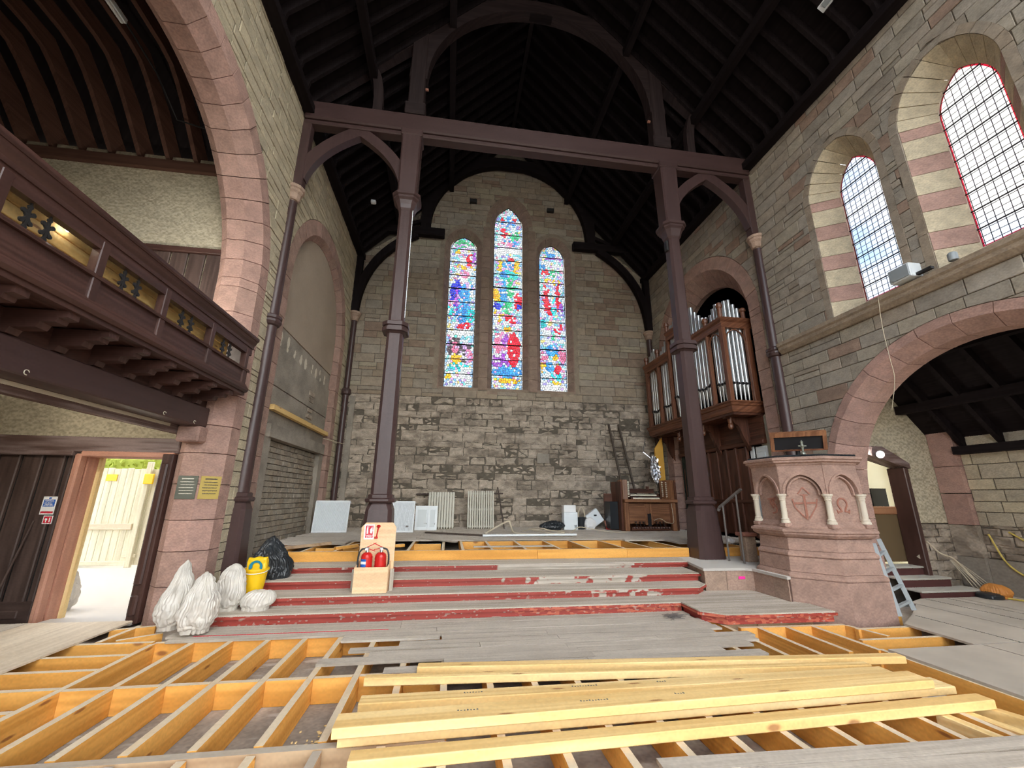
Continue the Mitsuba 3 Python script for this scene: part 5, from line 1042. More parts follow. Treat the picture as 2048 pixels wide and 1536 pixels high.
ROWS = [(5.72, 5.895, -2.95, 3.28), (5.555, 5.715, -2.98, 3.25), (5.415, 5.55, -2.9, 3.3), (5.285, 5.41, -1.07, 3.32), (5.20, 5.28, -1.07, -0.02), (5.125, 5.28, 0.0, 3.34), (4.985, 5.12, -0.44, 3.16), (4.875, 4.98, -0.92, 0.4), (4.845, 4.98, 0.405, 3.56),
        (4.705, 4.84, -0.70, 3.5), (4.56, 4.70, -1.14, 3.32), (4.42, 4.555, 0.03, 2.9), (4.28, 4.415, -0.50, 3.27)]
for y0, y1, x0, x1 in ROWS:
    c = x0 + (x1 - x0) * rg.uniform(0.35, 0.65) if x1 - x0 > 2.5 else x1
    for a, b in ((x0, c), (c + 0.004, x1)):
        if b - a > 0.1:
            dz = rg.uniform(-0.003, 0.004)
            put('floorboard', bx(a, y0 + 0.003, -0.025 + dz, b, y1 - 0.002, -0.001 + dz), 'board_grey', parent='floor', axis=(1, 0, 0))
put('red_line', bx(-2.7, 5.547, -0.003, -0.62, 5.556, 0.0015), 'red_sign', parent='floor', label='remains of red paint along a grey board')
k = thing('debris_heap', 'small heap of dark splinters on the grey boards by the corner of the lowest step', 'debris', kind='stuff')
put('splinters', cat_(*[beam((3.0 + rg.gauss(0, 0.06), 5.62 + rg.gauss(0, 0.05), 0.004 + rg.random() * 0.02), (3.0 + rg.gauss(0, 0.09), 5.62 + rg.gauss(0, 0.07), 0.004 + rg.random() * 0.02), 0.006, 0.004) for _ in range(70)]), 'handrail_grey', parent=k, kind='stuff')
# sheets over the floor left and right
lf = lambda s, t, d: st(s, t, d)
k = thing('plywood_sheet', 'large pale plywood sheet lying on the joists before the open side door', 'board'); put('sheet', extr(Polygon([(-5.05, 3.4), (-3.79, 3.4), (-3.775, 6.29), (-5.05, 6.33)]), -0.022, -0.004, lf), 'plywood', parent=k, axis=(0, 1, 0))
for x0 in np.arange(-9.4, -5.2, 0.3): put('floorboard', bx(x0 + 0.003, 2.0, -0.03, x0 + 0.297, 6.3, 0.0), 'board_grey', parent='floor', axis=(0, 1, 0))
for y0 in (6.34, 6.48, 6.62): put('floorboard', bx(-9.4, y0 + 0.003, -0.16, -4.1, y0 + 0.137, -0.135), 'board_grey', parent='floor', axis=(1, 0, 0))
SH = [Polygon([(4.575, -3), (5.78, -3), (5.78, 4.24), (4.60, 4.24)]), Polygon([(5.70, 4.245), (7.0, 4.245), (7.0, 5.85), (6.3, 5.35), (5.74, 5.0)]), Polygon([(5.79, -3), (7.0, -3), (7.0, 4.235), (5.79, 4.235)]),
      Polygon([(7.01, -3), (8.1, -3), (8.1, 6.14), (7.45, 6.14), (7.01, 5.95)]), Polygon([(8.11, -3), (9.15, -3), (9.15, 6.6), (8.8, 6.6), (8.8, 6.14), (8.11, 6.14)])]
for q in SH: put('floor_sheet', extr(q.buffer(-0.006), -0.024, 0.0, lf), 'lino', parent='floor', label='dusty hardboard sheet of the right floor')
for x, y0, y1 in ((6.3, 0.0, 5.3), (7.5, 0.0, 6.1), (7.9, 3.2, 6.1)): put('board_gap', bx(x, y0, -0.01, x + 0.012, y1, 0.0015), 'dark_void', parent='floor')
put('sleeper_wall', bx(4.6, -3, -0.21, 9.0, 4.2, -0.03), 'joist_brown', parent='floor')
# new timbers stacked across the joists: (left end, right end, width, top z, material, label)
PK = [((-0.20, 4.31), (4.45, 3.975), 0.105, 0.040, 0.064, 'pine', 'long pale timber plank furthest back, lying beside the old grey boards'),
      ((-0.62, 4.13), (3.93, 3.845), 0.09, 0.035, 0.060, 'pine', 'narrow timber plank second from the back with its worn brown edge'),
      ((-0.58, 3.70), (3.945, 3.685), 0.14, 0.040, 0.064, 'pine', 'wide pale plank in the middle of the row with a dark printed stamp'),
      ((-0.47, 3.56), (3.90, 3.565), 0.08, 0.002, 0.026, 'pine_pale', 'plank tucked between the stamped plank and the pile'),
      ((-0.655, 3.28), (3.95, 3.40), 0.20, 0.094, 0.060, 'pine', 'wide knotty plank on top of the pile of two timbers'),
      ((-0.62, 3.30), (4.17, 3.415), 0.19, 0.033, 0.057, 'pine_pale', 'longer bottom plank of the pile, sticking out at its right end'),
      ((-0.50, 2.99), (4.175, 3.127), 0.12, 0.040, 0.064, 'pine', 'single pale plank nearest the camera, in front of the pile')]
for a, b, w, zt, th, m, l in PK:
    k = thing('timber_plank', l, 'timber plank', 'new timber planks stacked across the joists')
    d = np.array(b) - np.array(a); d /= np.linalg.norm(d); n_ = np.array([-d[1], d[0]]) * w / 2; c = 0.006
    sec = [[(*(np.array(p) + n_ * (1 if s > 0 else -1) * f), z) for s, f, z in ((1, 1, zt - th + c), (1, 1, zt - c), (1, 1 - 2 * c / w, zt), (-1, 1 - 2 * c / w, zt), (-1, 1, zt - c), (-1, 1, zt - th + c), (-1, 1 - 2 * c / w, zt - th), (1, 1 - 2 * c / w, zt - th))] for p in (a, b)]
    put('plank', sweep(sec), m, parent=k, axis=(*d, 0))
    if 'wide knotty' in l or 'printed stamp' in l:
        ms = []
        for j, (t, L_) in enumerate(((0.17, 0.16), (0.36, 0.22), (0.52, 0.10))):
            x = a[0] + (b[0] - a[0]) * t; y = a[1] + (b[1] - a[1]) * t + 0.01
            for g in range(int(L_ / 0.022)): ms.append(bx(x + g * 0.022, y - 0.006, zt - 0.0006, x + g * 0.022 + 0.011, y + 0.006 * (1 + (g % 3 == 0)), zt + 0.0006))
        put('grade_stamp', cat_(*ms), 'handrail_grey', parent=k, kind='stuff', label='smudged grey grading stamp')
for a, b, w, zt, l in (((1.30, 2.74), (5.2, 2.60), 0.13, 0.0, 'worn grey board along the bottom edge, farther of two'), ((1.75, 2.585), (5.2, 2.43), 0.14, 0.0, 'worn grey board along the bottom edge, nearer of two'), ((-1.15, 4.63), (0.0, 4.63), 0.0, 0, '')):
    if w: k = thing('old_floorboard', l, 'board'); put('board', beam((*a, zt - 0.012), (*b, zt - 0.012), w, 0.025), 'board_grey', parent=k)
for a, b, z, m, l in (((3.70, 3.10), (3.74, 2.74), -0.03, 'pine_pale', 'short pale timber offcut poking out below the nearest plank, left of two'), ((3.90, 3.14), (3.98, 2.76), -0.03, 'pine', 'short yellow timber offcut poking out below the nearest plank, right of two'), ((4.14, 3.2), (4.40, 2.45), -0.027, 'pine', 'long squared timber running under the nearest plank at the right bottom corner')):
    k = thing('timber_offcut', l, 'timber'); put('piece', beam((*a, z - 0.035), (*b, z - 0.035), 0.085, 0.07), m, parent=k)
k = thing('rubble_heap', 'small heap of pale sawdust and shavings between the left joists', 'rubble', kind='stuff')
put('crumbs', cat_(*[trimesh.Trimesh(trimesh.creation.icosphere(0).vertices * np.array([rg.uniform(0.005, 0.02), rg.uniform(0.005, 0.02), 0.006]) + [rg.gauss(-0.86, 0.07), rg.gauss(3.55, 0.14), -0.214], trimesh.creation.icosphere(0).faces, process=False) for _ in range(160)]), 'pine_pale', parent=k, kind='stuff')
# ================================================================ OBJECTS
rg = random.Random(5)
# ---- extinguisher stand, two extinguishers, sign
EX0, EX1, EY0, EY1, EZ = -1.225, -0.765, 6.335, 6.60, 0.230
k = thing('extinguisher_stand', 'light plywood stand with tall back board holding two fire extinguishers on the red steps', 'stand')
fy = lambda s, z, d: st(s, d, z)
put('back_board', extr(Polygon([(EX0, EZ + 0.01), (EX1 + 0.03, EZ + 0.01), (EX1 + 0.03, 1.06), (EX1 - 0.02, 1.125), (EX0 + 0.06, 1.125), (EX0, 1.06)]), EY1 - 0.018, EY1, fy), 'ply_stand', parent=k, axis=(1, 0, 0))
put('front_board', bx(EX0, EY0, EZ, EX1 - 0.01, EY0 + 0.016, EZ + 0.325), 'ply_stand', parent=k, axis=(1, 0, 0))
for x in (EX0, EX1 - 0.026): put('side_board', extr(Polygon([(EY0 + 0.017, EZ), (EY1 - 0.019, EZ), (EY1 - 0.019, EZ + 0.38), (EY0 + 0.017, EZ + 0.325)]), x, x + 0.016, lambda s, z, d: st(d, s, z)), 'ply_stand', parent=k)
put('floor_board', bx(EX0 + 0.017, EY0 + 0.017, EZ, EX1 - 0.027, EY1 - 0.019, EZ + 0.02), 'ply_stand', parent=k)
for x in (EX0 - 0.05, EX1 + 0.005): put('side_cleat', bx(x, EY0 + 0.12, EZ, x + 0.05, EY0 + 0.17, EZ + 0.28), 'board_grey', parent=k, axis=(0, 0, 1), label='grey wooden cleat at the side')
for i, (x, l, sd) in enumerate(((-1.095, 'red fire extinguisher with dark and white label, left of the pair in the plywood stand', 1), (-0.905, 'plain red fire extinguisher, right of the pair in the plywood stand', -1))):
    e = thing('fire_extinguisher', l, 'fire extinguisher', 'two red fire extinguishers in the plywood stand'); y = EY0 + 0.13; zb = EZ + 0.021
    put('cylinder', lathe([(0.07, zb), (0.078, zb + 0.01), (0.078, zb + 0.42), (0.07, zb + 0.455), (0.045, zb + 0.478), (0.025, zb + 0.485)], 28, (x, y, 0)), 'red_gloss', smooth=40, parent=e)
    put('neck', cyl((x, y, zb + 0.48), (x, y, zb + 0.53), 0.022, 0.018), 'pipe_metal', parent=e)
    v = put('valve', rbx(x - 0.022, y - 0.018, zb + 0.515, x + 0.022, y + 0.018, zb + 0.55, 0.006), 'pipe_metal', parent=e)
    put('lever', beam((x - 0.01 * sd, y, zb + 0.55), (x + 0.115 * sd, y, zb + 0.605), 0.024, 0.008), 'red_gloss', parent=e); put('handle', beam((x - 0.01 * sd, y, zb + 0.535), (x + 0.105 * sd, y, zb + 0.498 + (0.02 if i else 0)), 0.022, 0.008), 'red_gloss', parent=e)
    put('gauge', cyl((x - 0.012 * sd, y - 0.02, zb + 0.525), (x - 0.012 * sd, y - 0.034, zb + 0.525), 0.016, 0.016, 12), 'white_paper', parent=e)
    put('hose', tube(smooth_path([(x - 0.02 * sd, y, zb + 0.535), (x - 0.08 * sd, y - 0.01, zb + 0.515), (x - 0.112 * sd, y - 0.02, zb + 0.42), (x - 0.108 * sd, y - 0.02, zb + 0.2), (x - 0.10 * sd, y - 0.02, zb + 0.06)], 6), 0.012, 8), 'black_plastic', parent=e)
    if i == 0:
        for z0, z1, m in ((0.30, 0.40, 'blue_sign'), (0.335, 0.37, 'white_paper'), (0.2, 0.298, 'white_paper')):
            an = np.linspace(math.radians(205), math.radians(275), 8); R = 0.0785 + (0.0006 if m == 'white_paper' else 0.0002)
            put('label', sweep([[(x + R * math.cos(t), y + R * math.sin(t), zb + z0), (x + R * math.cos(t), y + R * math.sin(t), zb + z1), (x + (R - 0.003) * math.cos(t), y + (R - 0.003) * math.sin(t), zb + z1), (x + (R - 0.003) * math.cos(t), y + (R - 0.003) * math.sin(t), zb + z0)] for t in an]), m, parent=e)
k = thing('extinguisher_sign', 'white sign with red fire extinguisher and flame pictogram on the plywood back board', 'sign')
s0, s1, z0, z1 = -1.185, -1.045, 0.895, 1.10; yb = EY1 - 0.0185
put('plate', bx(s0, yb - 0.004, z0, s1, yb, z1), 'white_paper', parent=k); put('red_field', bx(s0 + 0.02, yb - 0.005, z0 + 0.06, s1 - 0.015, yb - 0.004, z1 - 0.018), 'red_sign', parent=k)
put('red_field', bx(s0 + 0.02, yb - 0.005, z0 + 0.02, s1 - 0.015, yb - 0.004, z0 + 0.055), 'red_sign', parent=k)
pic = sbox(s0 + 0.035, z0 + 0.075, s0 + 0.058, z0 + 0.155).union(sbox(s0 + 0.042, z0 + 0.15, s0 + 0.052, z0 + 0.175)).union(sbox(s0 + 0.035, z0 + 0.165, s0 + 0.065, z0 + 0.175))
fl = affinity.scale(Point(s1 - 0.04, z0 + 0.115).buffer(0.022, 8), 0.9, 1.6).union(Polygon([(s1 - 0.055, z0 + 0.12), (s1 - 0.03, z0 + 0.18), (s1 - 0.02, z0 + 0.12)]))
put('pictogram', cat_(extr(pic, yb - 0.0056, yb - 0.005, fy), extr(fl, yb - 0.0056, yb - 0.005, fy)), 'white_paper', parent=k)
for zz in (0.028, 0.042): put('caption', bx(s0 + 0.035, yb - 0.0056, z0 + zz, s1 - 0.03, yb - 0.005, z0 + zz + 0.006), 'white_paper', parent=k)
k = thing('red_hammer', 'small red hammer hung on the plywood back board beside the sign', 'hammer')
put('head', lathe([(0.012, 0), (0.026, 0.008), (0.032, 0.02), (0.022, 0.034), (0.008, 0.04)], 14, (-0.985, yb - 0.02, 1.055)), 'red_gloss', smooth=40, parent=k); put('shaft', cyl((-0.987, yb - 0.012, 1.06), (-1.005, yb - 0.012, 0.93), 0.009, 0.008), 'red_gloss', parent=k); put('foot', rbx(-1.035, yb - 0.02, 0.905, -0.985, yb, 0.932, 0.005), 'red_gloss', parent=k)
# ---- rubble sacks, bin bag, bucket
def sack(name, label, cat, c, size, mat, seed, lean=(0, 0), group=None, top=0.35, pinch=None, n=5):
    v = trimesh.creation.icosphere(n).vertices.copy(); fc = trimesh.creation.icosphere(n).faces
    p = np.sign(v) * np.abs(v) ** np.array([0.72, 0.8, 0.62])
    t = (p[:, 2] + 1) / 2
    w = 1.0 - top * np.clip((t - 0.35) / 0.65, 0, 1) ** 1.4
    p[:, 0] *= w * (0.92 + 0.10 * np.sin(PI * t)); p[:, 1] *= w
    q = p * np.array(size) / 2
    q = q + v * ((meshkit.fbm(q * 7 + seed * 3.1, 3, seed) - 0.5) * 0.16)[:, None] * np.array(size).mean()
    ang = np.arctan2(p[:, 1], p[:, 0]); fold = np.abs(((ang * 5 + 5 * meshkit.fbm(q * 5 + seed, 2, seed + 5)) % 1.0) - 0.5) * 2
    q = q - v * np.array([1, 1, 0.2]) * (fold * 0.035 * np.array(size).mean() * (0.35 + t))[:, None]
    r_ = np.abs(meshkit.noise(q * np.array([26, 26, 12]) + seed, seed + 9) - 0.5) * 2
    q = q - v * ((1 - r_) ** 3 * 0.03 * np.array(size).mean())[:, None]
    q[:, 2] = np.maximum(q[:, 2] - q[:, 2].min(), 0.0); zr = q[:, 2] / q[:, 2].max()
    q[:, 2] = np.where(q[:, 2] < 0.035, 0.0, q[:, 2])
    q[:, 0] += lean[0] * zr ** 1.2; q[:, 1] += lean[1] * zr ** 1.2
    if pinch: q[:, 2] += pinch * np.clip(1 - np.hypot(q[:, 0] - lean[0], q[:, 1] - lean[1]) / (0.14), 0, 1) * (zr > 0.7)
    k = thing(name, label, cat, group)
    put('bag', trimesh.Trimesh(q + np.array(c), fc, process=False), mat, smooth=True, parent=k)
    return k
G_ = 'dusty rubble sacks beside the steps'
sack('rubble_sack', 'dusty whitish rubble sack leaning on the stone pier, behind the front sack', 'sack', (-3.06, 5.74, 0.026), (0.36, 0.30, 0.64), 'sack', 3, (0.03, 0.05), G_, 0.62, 0.10)
sack('rubble_sack', 'dusty bluish white rubble sack at the very front below the steps', 'sack', (-2.72, 5.58, 0.026), (0.40, 0.32, 0.58), 'sack', 8, (0.0, 0.06), G_, 0.5, 0.05)
sack('rubble_sack', 'upright dusty rubble sack on the lowest tread next to the yellow bucket', 'sack', (-2.66, 6.13, 0.119), (0.36, 0.26, 0.50), 'sack', 12, (0.0, 0.03), G_, 0.22, 0.05)
sack('rubble_sack', 'small dusty sack lying flat on the lowest tread in front of the bucket', 'sack', (-2.33, 6.11, 0.119), (0.40, 0.24, 0.235), 'sack', 17, (0.06, 0.02), G_, 0.15, 0)
sack('bin_bag', 'shiny black bin bag heaped on the steps against the wall column', 'bag', (-2.50, 6.98, 0.231), (0.56, 0.46, 0.62), 'black_plastic', 23, (-0.06, 0.0), None, 0.45, 0.08)
k = thing('bucket', 'bright yellow plastic bucket on the steps', 'bucket')
put('tub', lathe([(0.10, 0.0), (0.135, 0.30), (0.15, 0.30), (0.15, 0.325), (0.132, 0.325), (0.098, 0.015), (0.0, 0.015)], 28, (-2.50, 6.44, 0.229)), 'yellow_plastic', smooth=40, parent=k); put('handle', tube([(-2.50 + 0.15 * math.cos(t), 6.44 - 0.04 - 0.10 * math.sin(t) * 1, 0.229 + 0.30 - 0.03 * math.sin(t)) for t in np.linspace(PI, 0, 14)][::1], 0.005), 'white_enamel', parent=k)
k = thing('plaster_bag', 'yellow printed paper bag with a dark blue swirl standing in the bucket', 'bag')
vv = trimesh.creation.icosphere(3); p = np.sign(vv.vertices) * np.abs(vv.vertices) ** 0.55 * np.array([0.125, 0.06, 0.16]); p = p + vv.vertices * ((meshkit.fbm(p * 14, 3, 4) - 0.5) * 0.05)[:, None]; p[:, 2] += 0.05 * np.clip(np.abs(p[:, 0]) / 0.12, 0, 1) ** 3 * (p[:, 2] > 0.05)
put('paper', trimesh.Trimesh(p + np.array([-2.49, 6.43, 0.53]), vv.faces, process=False), 'yellow_plastic', smooth=30, parent=k)
sw = Polygon(arc(-2.49, 0.575, 0.082, -20, 200, 18) + arc(-2.485, 0.585, 0.05, 200, -20, 18)).buffer(0.002); put('swirl', extr(sw, 6.355, 6.362, fy), 'teal_print', parent=k, label='dark blue printed swirl')
# ---- radiators and rubbish along the end wall
PZ = 0.63
def panel_radiator(label, x0, x1, y, h, lean, n, yaw=0.0):
    k = thing('radiator', label, 'radiator', 'radiators taken off and leant along the end wall'); a = math.atan2(lean, h); M = trimesh.transformations
    def P(m): m = tm(m).copy(); m.apply_transform(M.translation_matrix([x0, y, PZ]) @ M.rotation_matrix(yaw, [0, 0, 1]) @ M.rotation_matrix(-a, [1, 0, 0])); return m
    w = x1 - x0
    put('panel', P(rbx(0, 0, 0.0, w, 0.02, h, 0.006)), 'rad_groove', parent=k); put('edge', P(cat_(bx(0, -0.012, 0, w, 0.0, 0.04), bx(0, -0.012, h - 0.045, w, 0.0, h), bx(0, -0.012, 0.04, 0.02, 0.0, h - 0.045), bx(w - 0.02, -0.012, 0.04, w, 0.0, h - 0.045))), 'white_enamel', parent=k); put('back_panel', P(rbx(0.02, 0.05, 0.03, w - 0.02, 0.065, h - 0.02, 0.006)), 'white_enamel', parent=k)
    put('top_grille', P(bx(0.01, 0.018, h - 0.015, w - 0.01, 0.07, h - 0.003)), 'white_enamel', parent=k)
    for i in range(n): xx = 0.035 + (w - 0.07) * i / (n - 1); put('rib', P(rbx(xx - 0.009, -0.011, 0.04, xx + 0.009, 0.004, h - 0.04, 0.004)), 'white_enamel', parent=k)
    for xx in (-0.02, w): put('valve', P(cyl((xx, 0.03, h - 0.04), (xx + 0.02, 0.03, h - 0.04), 0.014)), 'pipe_metal', parent=k)
    return P, k, w
P, k, w = panel_radiator('square white ribbed radiator leaning nearest the blind niche', -3.26, -2.44, 11.2, 0.76, 0.12, 26); put('sticker', P(bx(0.03, -0.012, 0.715, 0.10, -0.0105, 0.745)), 'black_plastic', parent=k)
P, k, w = panel_radiator('white ribbed radiator half hidden behind the left nave column', -1.68, -0.83, 11.15, 0.76, 0.12, 24); put('sticker', P(bx(0.66, -0.012, 0.12, 0.72, -0.0105, 0.16)), 'handrail_grey', parent=k); put('sticker', P(bx(0.04, -0.012, 0.715, 0.10, -0.0105, 0.745)), 'black_plastic', parent=k)
for lb, a, b, y, h in (('small white convector cover leaning beside the half hidden radiator', -0.86, -0.50, 11.86, 0.62), ('small white convector cover leaning in front of the old grey radiator', -0.52, -0.27, 11.80, 0.62)):
    k = thing('heater_cover', lb, 'heater cover'); put('body', hull([(x, y + d + (0.1 if z > PZ + 0.01 else 0), z) for x in (a, b) for d in (0, 0.05) for z in (PZ, PZ + h)]), 'white_enamel', parent=k)
    put('inset', hull([(x, y + d + (0.086 if z > PZ + 0.2 else 0.012), z) for x in (a + 0.06, b - 0.06) for d in (-0.008, 0.0) for z in (PZ + 0.08, PZ + h - 0.1)]), 'white_door', parent=k); put('sticker', bx(b - 0.12, y + 0.02, PZ + 0.14, b - 0.05, y + 0.03, PZ + 0.18), 'handrail_grey', parent=k)
def column_radiator(label, x0, x1, y, h, n, lean, gaps):
    k = thing('old_radiator', label, 'radiator', 'old column radiators leaning on the end wall')
    sh = lambda m: (lambda q: trimesh.Trimesh(np.c_[q.vertices[:, 0], q.vertices[:, 1] + lean * (q.vertices[:, 2] - PZ) / h, q.vertices[:, 2]], q.faces, process=False))(tm(m))
    p = (x1 - x0) / n
    for i in range(n):
        x = x0 + p * (i + 0.5); r = p * (0.36 if gaps else 0.44)
        put('column', sh(rbx(x - r, y, PZ + 0.03, x + r, y + 0.09, PZ + h, 0.014)), 'rad_cream', parent=k)
        put('foot', sh(rbx(x - r * 0.6, y + 0.02, PZ, x + r * 0.6, y + 0.07, PZ + 0.04, 0.006)), 'rad_cream', parent=k)
    for z in (0.06, h * 0.5, h - 0.08) if gaps else (0.08, h - 0.1): put('hub', sh(bx(x0 + 0.01, y + 0.025, PZ + z - 0.02, x1 - 0.01, y + 0.065, PZ + z + 0.02)), 'rad_cream', parent=k)
column_radiator('old grey ribbed radiator with closed columns, left of the open one', -0.56, 0.19, 12.25, 1.0, 10, 0.2, False)
column_radiator('old grey radiator with open columns beside the iron rod cross', 0.55, 1.33, 12.25, 1.04, 12, 0.2, True)
k = thing('iron_pipe_cross', 'thin rusty pipe with a short crosspiece leaning on the end wall', 'pipe')
put('pipe', cyl((1.62, 12.3, PZ), (1.48, 12.9, 1.78), 0.022, 0.022, 8), 'pipe_iron', parent=k); put('crosspiece', cyl((1.30, 12.78, 1.60), (1.64, 12.85, 1.60), 0.02, 0.02, 8), 'pipe_iron', parent=k); put('branch', cyl((1.38, 12.8, 1.37), (1.54, 12.77, 1.37), 0.018, 0.018, 8), 'pipe_iron', parent=k)
k = thing('wall_pipe', 'short rusty pipe end fixed across the end wall left of the old radiators', 'pipe'); put('pipe', cyl((-0.95, 13.0, 1.56), (-0.3, 13.0, 1.57), 0.03, 0.03, 8), 'pipe_iron', parent=k)
k = thing('wooden_ladder', 'old wooden ladder leaning against the end wall behind the organ console', 'ladder')
A, B = np.array([5.36, 12.1, PZ]), np.array([5.19, 13.0, 3.86])
for sgn, dx0, dx1 in ((0, 0, 0), (1, 0.40, 0.345)): put('stile', beam(A + [dx0, 0, 0], B + [dx1, 0, 0], 0.05, 0.07, up=(0, 1, 0)), 'ladder_wood', parent=k)
for t in np.linspace(0.06, 0.93, 11): put('rung', cyl(A + (B - A) * t, A + [0.40, 0, 0] + (B + [0.345, 0, 0] - A - [0.40, 0, 0]) * t, 0.02, 0.02, 8), 'ladder_wood', parent=k)
# boxes and waste near the console
k = thing('white_box', 'white square box with a small grey print standing by the end wall', 'box'); put('carton', rbx(3.22, 11.72, PZ, 3.62, 11.95, PZ + 0.47, 0.008), 'white_enamel', parent=k); put('print', bx(3.52, 11.714, PZ + 0.06, 3.59, 11.72, PZ + 0.13), 'grey_alu', parent=k)
k = thing('white_box', 'second white box with brown markings behind the front white box', 'box'); put('carton', rbx(3.30, 12.0, PZ, 3.66, 12.25, PZ + 0.66, 0.008), 'white_paper', parent=k)
k = thing('black_bucket', 'small black bucket with hoops of hose between the white boxes and waste bag', 'bucket'); put('tub', lathe([(0.10, 0), (0.13, 0.32), (0.14, 0.33), (0.12, 0.33), (0.09, 0.02), (0, 0.02)], 20, (3.80, 12.0, PZ)), 'black_plastic', smooth=40, parent=k)
k = thing('hose_coil', 'loops of dark flex standing up out of the black bucket', 'hose'); put('coil', tube([(3.80 + 0.10 * math.sin(t) + 0.01 * t * 0.3, 12.0 + 0.02 * math.sin(2 * t), PZ + 0.40 + 0.20 * math.cos(t)) for t in np.linspace(0.6, 12, 40)], 0.011), 'cable_cream', parent=k)
k = thing('white_fitting', 'tilted white electrical casing lying against the waste bag', 'box'); put('case', (lambda m: (m.apply_transform(trimesh.transformations.translation_matrix([4.20, 12.0, PZ + 0.3]) @ trimesh.transformations.rotation_matrix(-0.6, [0, 1, 0])), m)[1])(rbx(-0.2, -0.06, -0.2, 0.2, 0.06, 0.2, 0.01)), 'white_enamel', parent=k); put('slot', bx(4.17, 11.925, PZ + 0.36, 4.25, 11.945, PZ + 0.40), 'black_plastic', parent=k)
sack('waste_bag', 'clear bag of white waste slumped beside the black bucket', 'bag', (4.03, 11.9, PZ), (0.34, 0.26, 0.34), 'white_paper', 31, (0, 0), None, 0.4, 0)
sack('dust_sheet', 'heap of dark plastic sheeting on the platform left of the white boxes', 'sheet', (2.85, 11.75, PZ), (0.75, 0.4, 0.24), 'black_plastic', 37, (0.1, 0), None, 0.6, 0)
k = thing('red_toolbox', 'small red tool lying at the foot of the end wall by the console', 'tool'); put('body', rbx(4.50, 11.8, PZ, 4.62, 11.92, PZ + 0.09, 0.015), 'red_gloss', parent=k); put('handle', beam((4.5, 11.86, PZ + 0.09), (4.47, 11.9, PZ + 0.24), 0.03, 0.03), 'terracotta', parent=k)
for l, m, r_, P_ in (('thick cream hose curling over the platform boards', 'cable_cream', 0.022, [(0.9, 10.3, 0.66), (1.2, 10.5, 0.8), (1.5, 10.6, 0.92), (1.55, 10.5, 0.8), (1.6, 10.3, 0.68), (1.9, 10.1, 0.66), (2.3, 10.0, 0.66), (2.8, 10.2, 0.68)]), ('thin cream cable looping across the middle of the platform', 'cable_cream', 0.012, [(1.9, 10.9, 0.66), (2.2, 10.4, 0.78), (2.6, 10.6, 0.70), (3.0, 10.9, 0.66), (2.6, 11.3, 0.66), (2.1, 11.1, 0.70), (2.5, 10.3, 0.66)]),
                     ('cream cable arching near the white boxes on the platform', 'cable_cream', 0.012, [(3.1, 10.6, 0.65), (3.4, 10.9, 0.76), (3.8, 11.0, 0.70), (4.3, 10.8, 0.64), (4.7, 10.9, 0.64)])):
    k = thing('cable', l, 'cable'); put('flex', tube(smooth_path(P_, 6), r_), m, parent=k)
k = thing('long_tube', 'long pale tube lying across the platform pit', 'tube'); put('tube', cyl((0.8, 9.75, 0.665), (3.0, 9.85, 0.665), 0.025), 'white_enamel', parent=k)
k = thing('dark_plank', 'long dark plank lying aslant on the platform boards', 'plank'); put('plank', beam((-0.5, 10.9, 0.65), (1.0, 9.9, 0.65), 0.09, 0.03), 'pipe_iron', parent=k)
k = thing('dark_mat', 'dark mat beside the pit in the platform', 'mat'); put('mat', bx(0.75, 10.0, 0.632, 2.9, 10.35, 0.645), 'black_plastic', parent=k)
k = thing('white_rag', 'crumpled white rag on the platform edge by the panelling', 'rag'); put('cloth', trimesh.Trimesh(trimesh.creation.icosphere(2).vertices * [0.09, 0.06, 0.05] + [5.75, 8.2, 0.665] + (meshkit.fbm(trimesh.creation.icosphere(2).vertices * 3, 2, 3)[:, None] - 0.5) * 0.06, trimesh.creation.icosphere(2).faces, process=False), 'white_paper', parent=k)
k = thing('insulation_roll', 'yellow insulation board with crumpled foil hanging behind the organ console', 'insulation')
put('board', hull([(x, y, z) for x, y in ((6.35, 12.2), (6.62, 12.2), (6.62, 12.26), (6.35, 12.26)) for z in (2.0, 3.0)] + [(6.60, 12.22, 3.35), (6.64, 12.24, 3.35)]), 'gold_foam', parent=k)
fv = trimesh.creation.icosphere(3).vertices; put('foil', trimesh.Trimesh(np.c_[fv[:, 0] * 0.12 - 0.10 * fv[:, 2] * 0.2, fv[:, 1] * 0.05, fv[:, 2] * 0.42] + fv * ((meshkit.noise(fv * 7, 2) - 0.5) * 0.16)[:, None] + [6.28, 12.15, 2.35], trimesh.creation.icosphere(3).faces, process=False), 'foil', parent=k); put('pole', cyl((6.02, 12.35, 2.9), (6.1, 12.3, 3.3), 0.012), 'handrail_grey', parent=k); put('pole', cyl((6.02, 12.35, 2.9), (6.3, 12.2, 2.6), 0.02), 'foil', parent=k)
k = thing('yellow_batten', 'yellow timber batten fixed across the blind niche above the lintel', 'timber'); put('batten', bx(-3.50, 8.36, 3.10, -3.40, 12.09, 3.20), 'pine', parent=k)
k = thing('pipe_bracket', 'thin pale pipe bridging niche jamb and corner column', 'pipe'); put('pipe', cyl((-3.42, 11.8, 3.0), (-3.20, 13.0, 3.0), 0.012), 'cable_cream', parent=k)
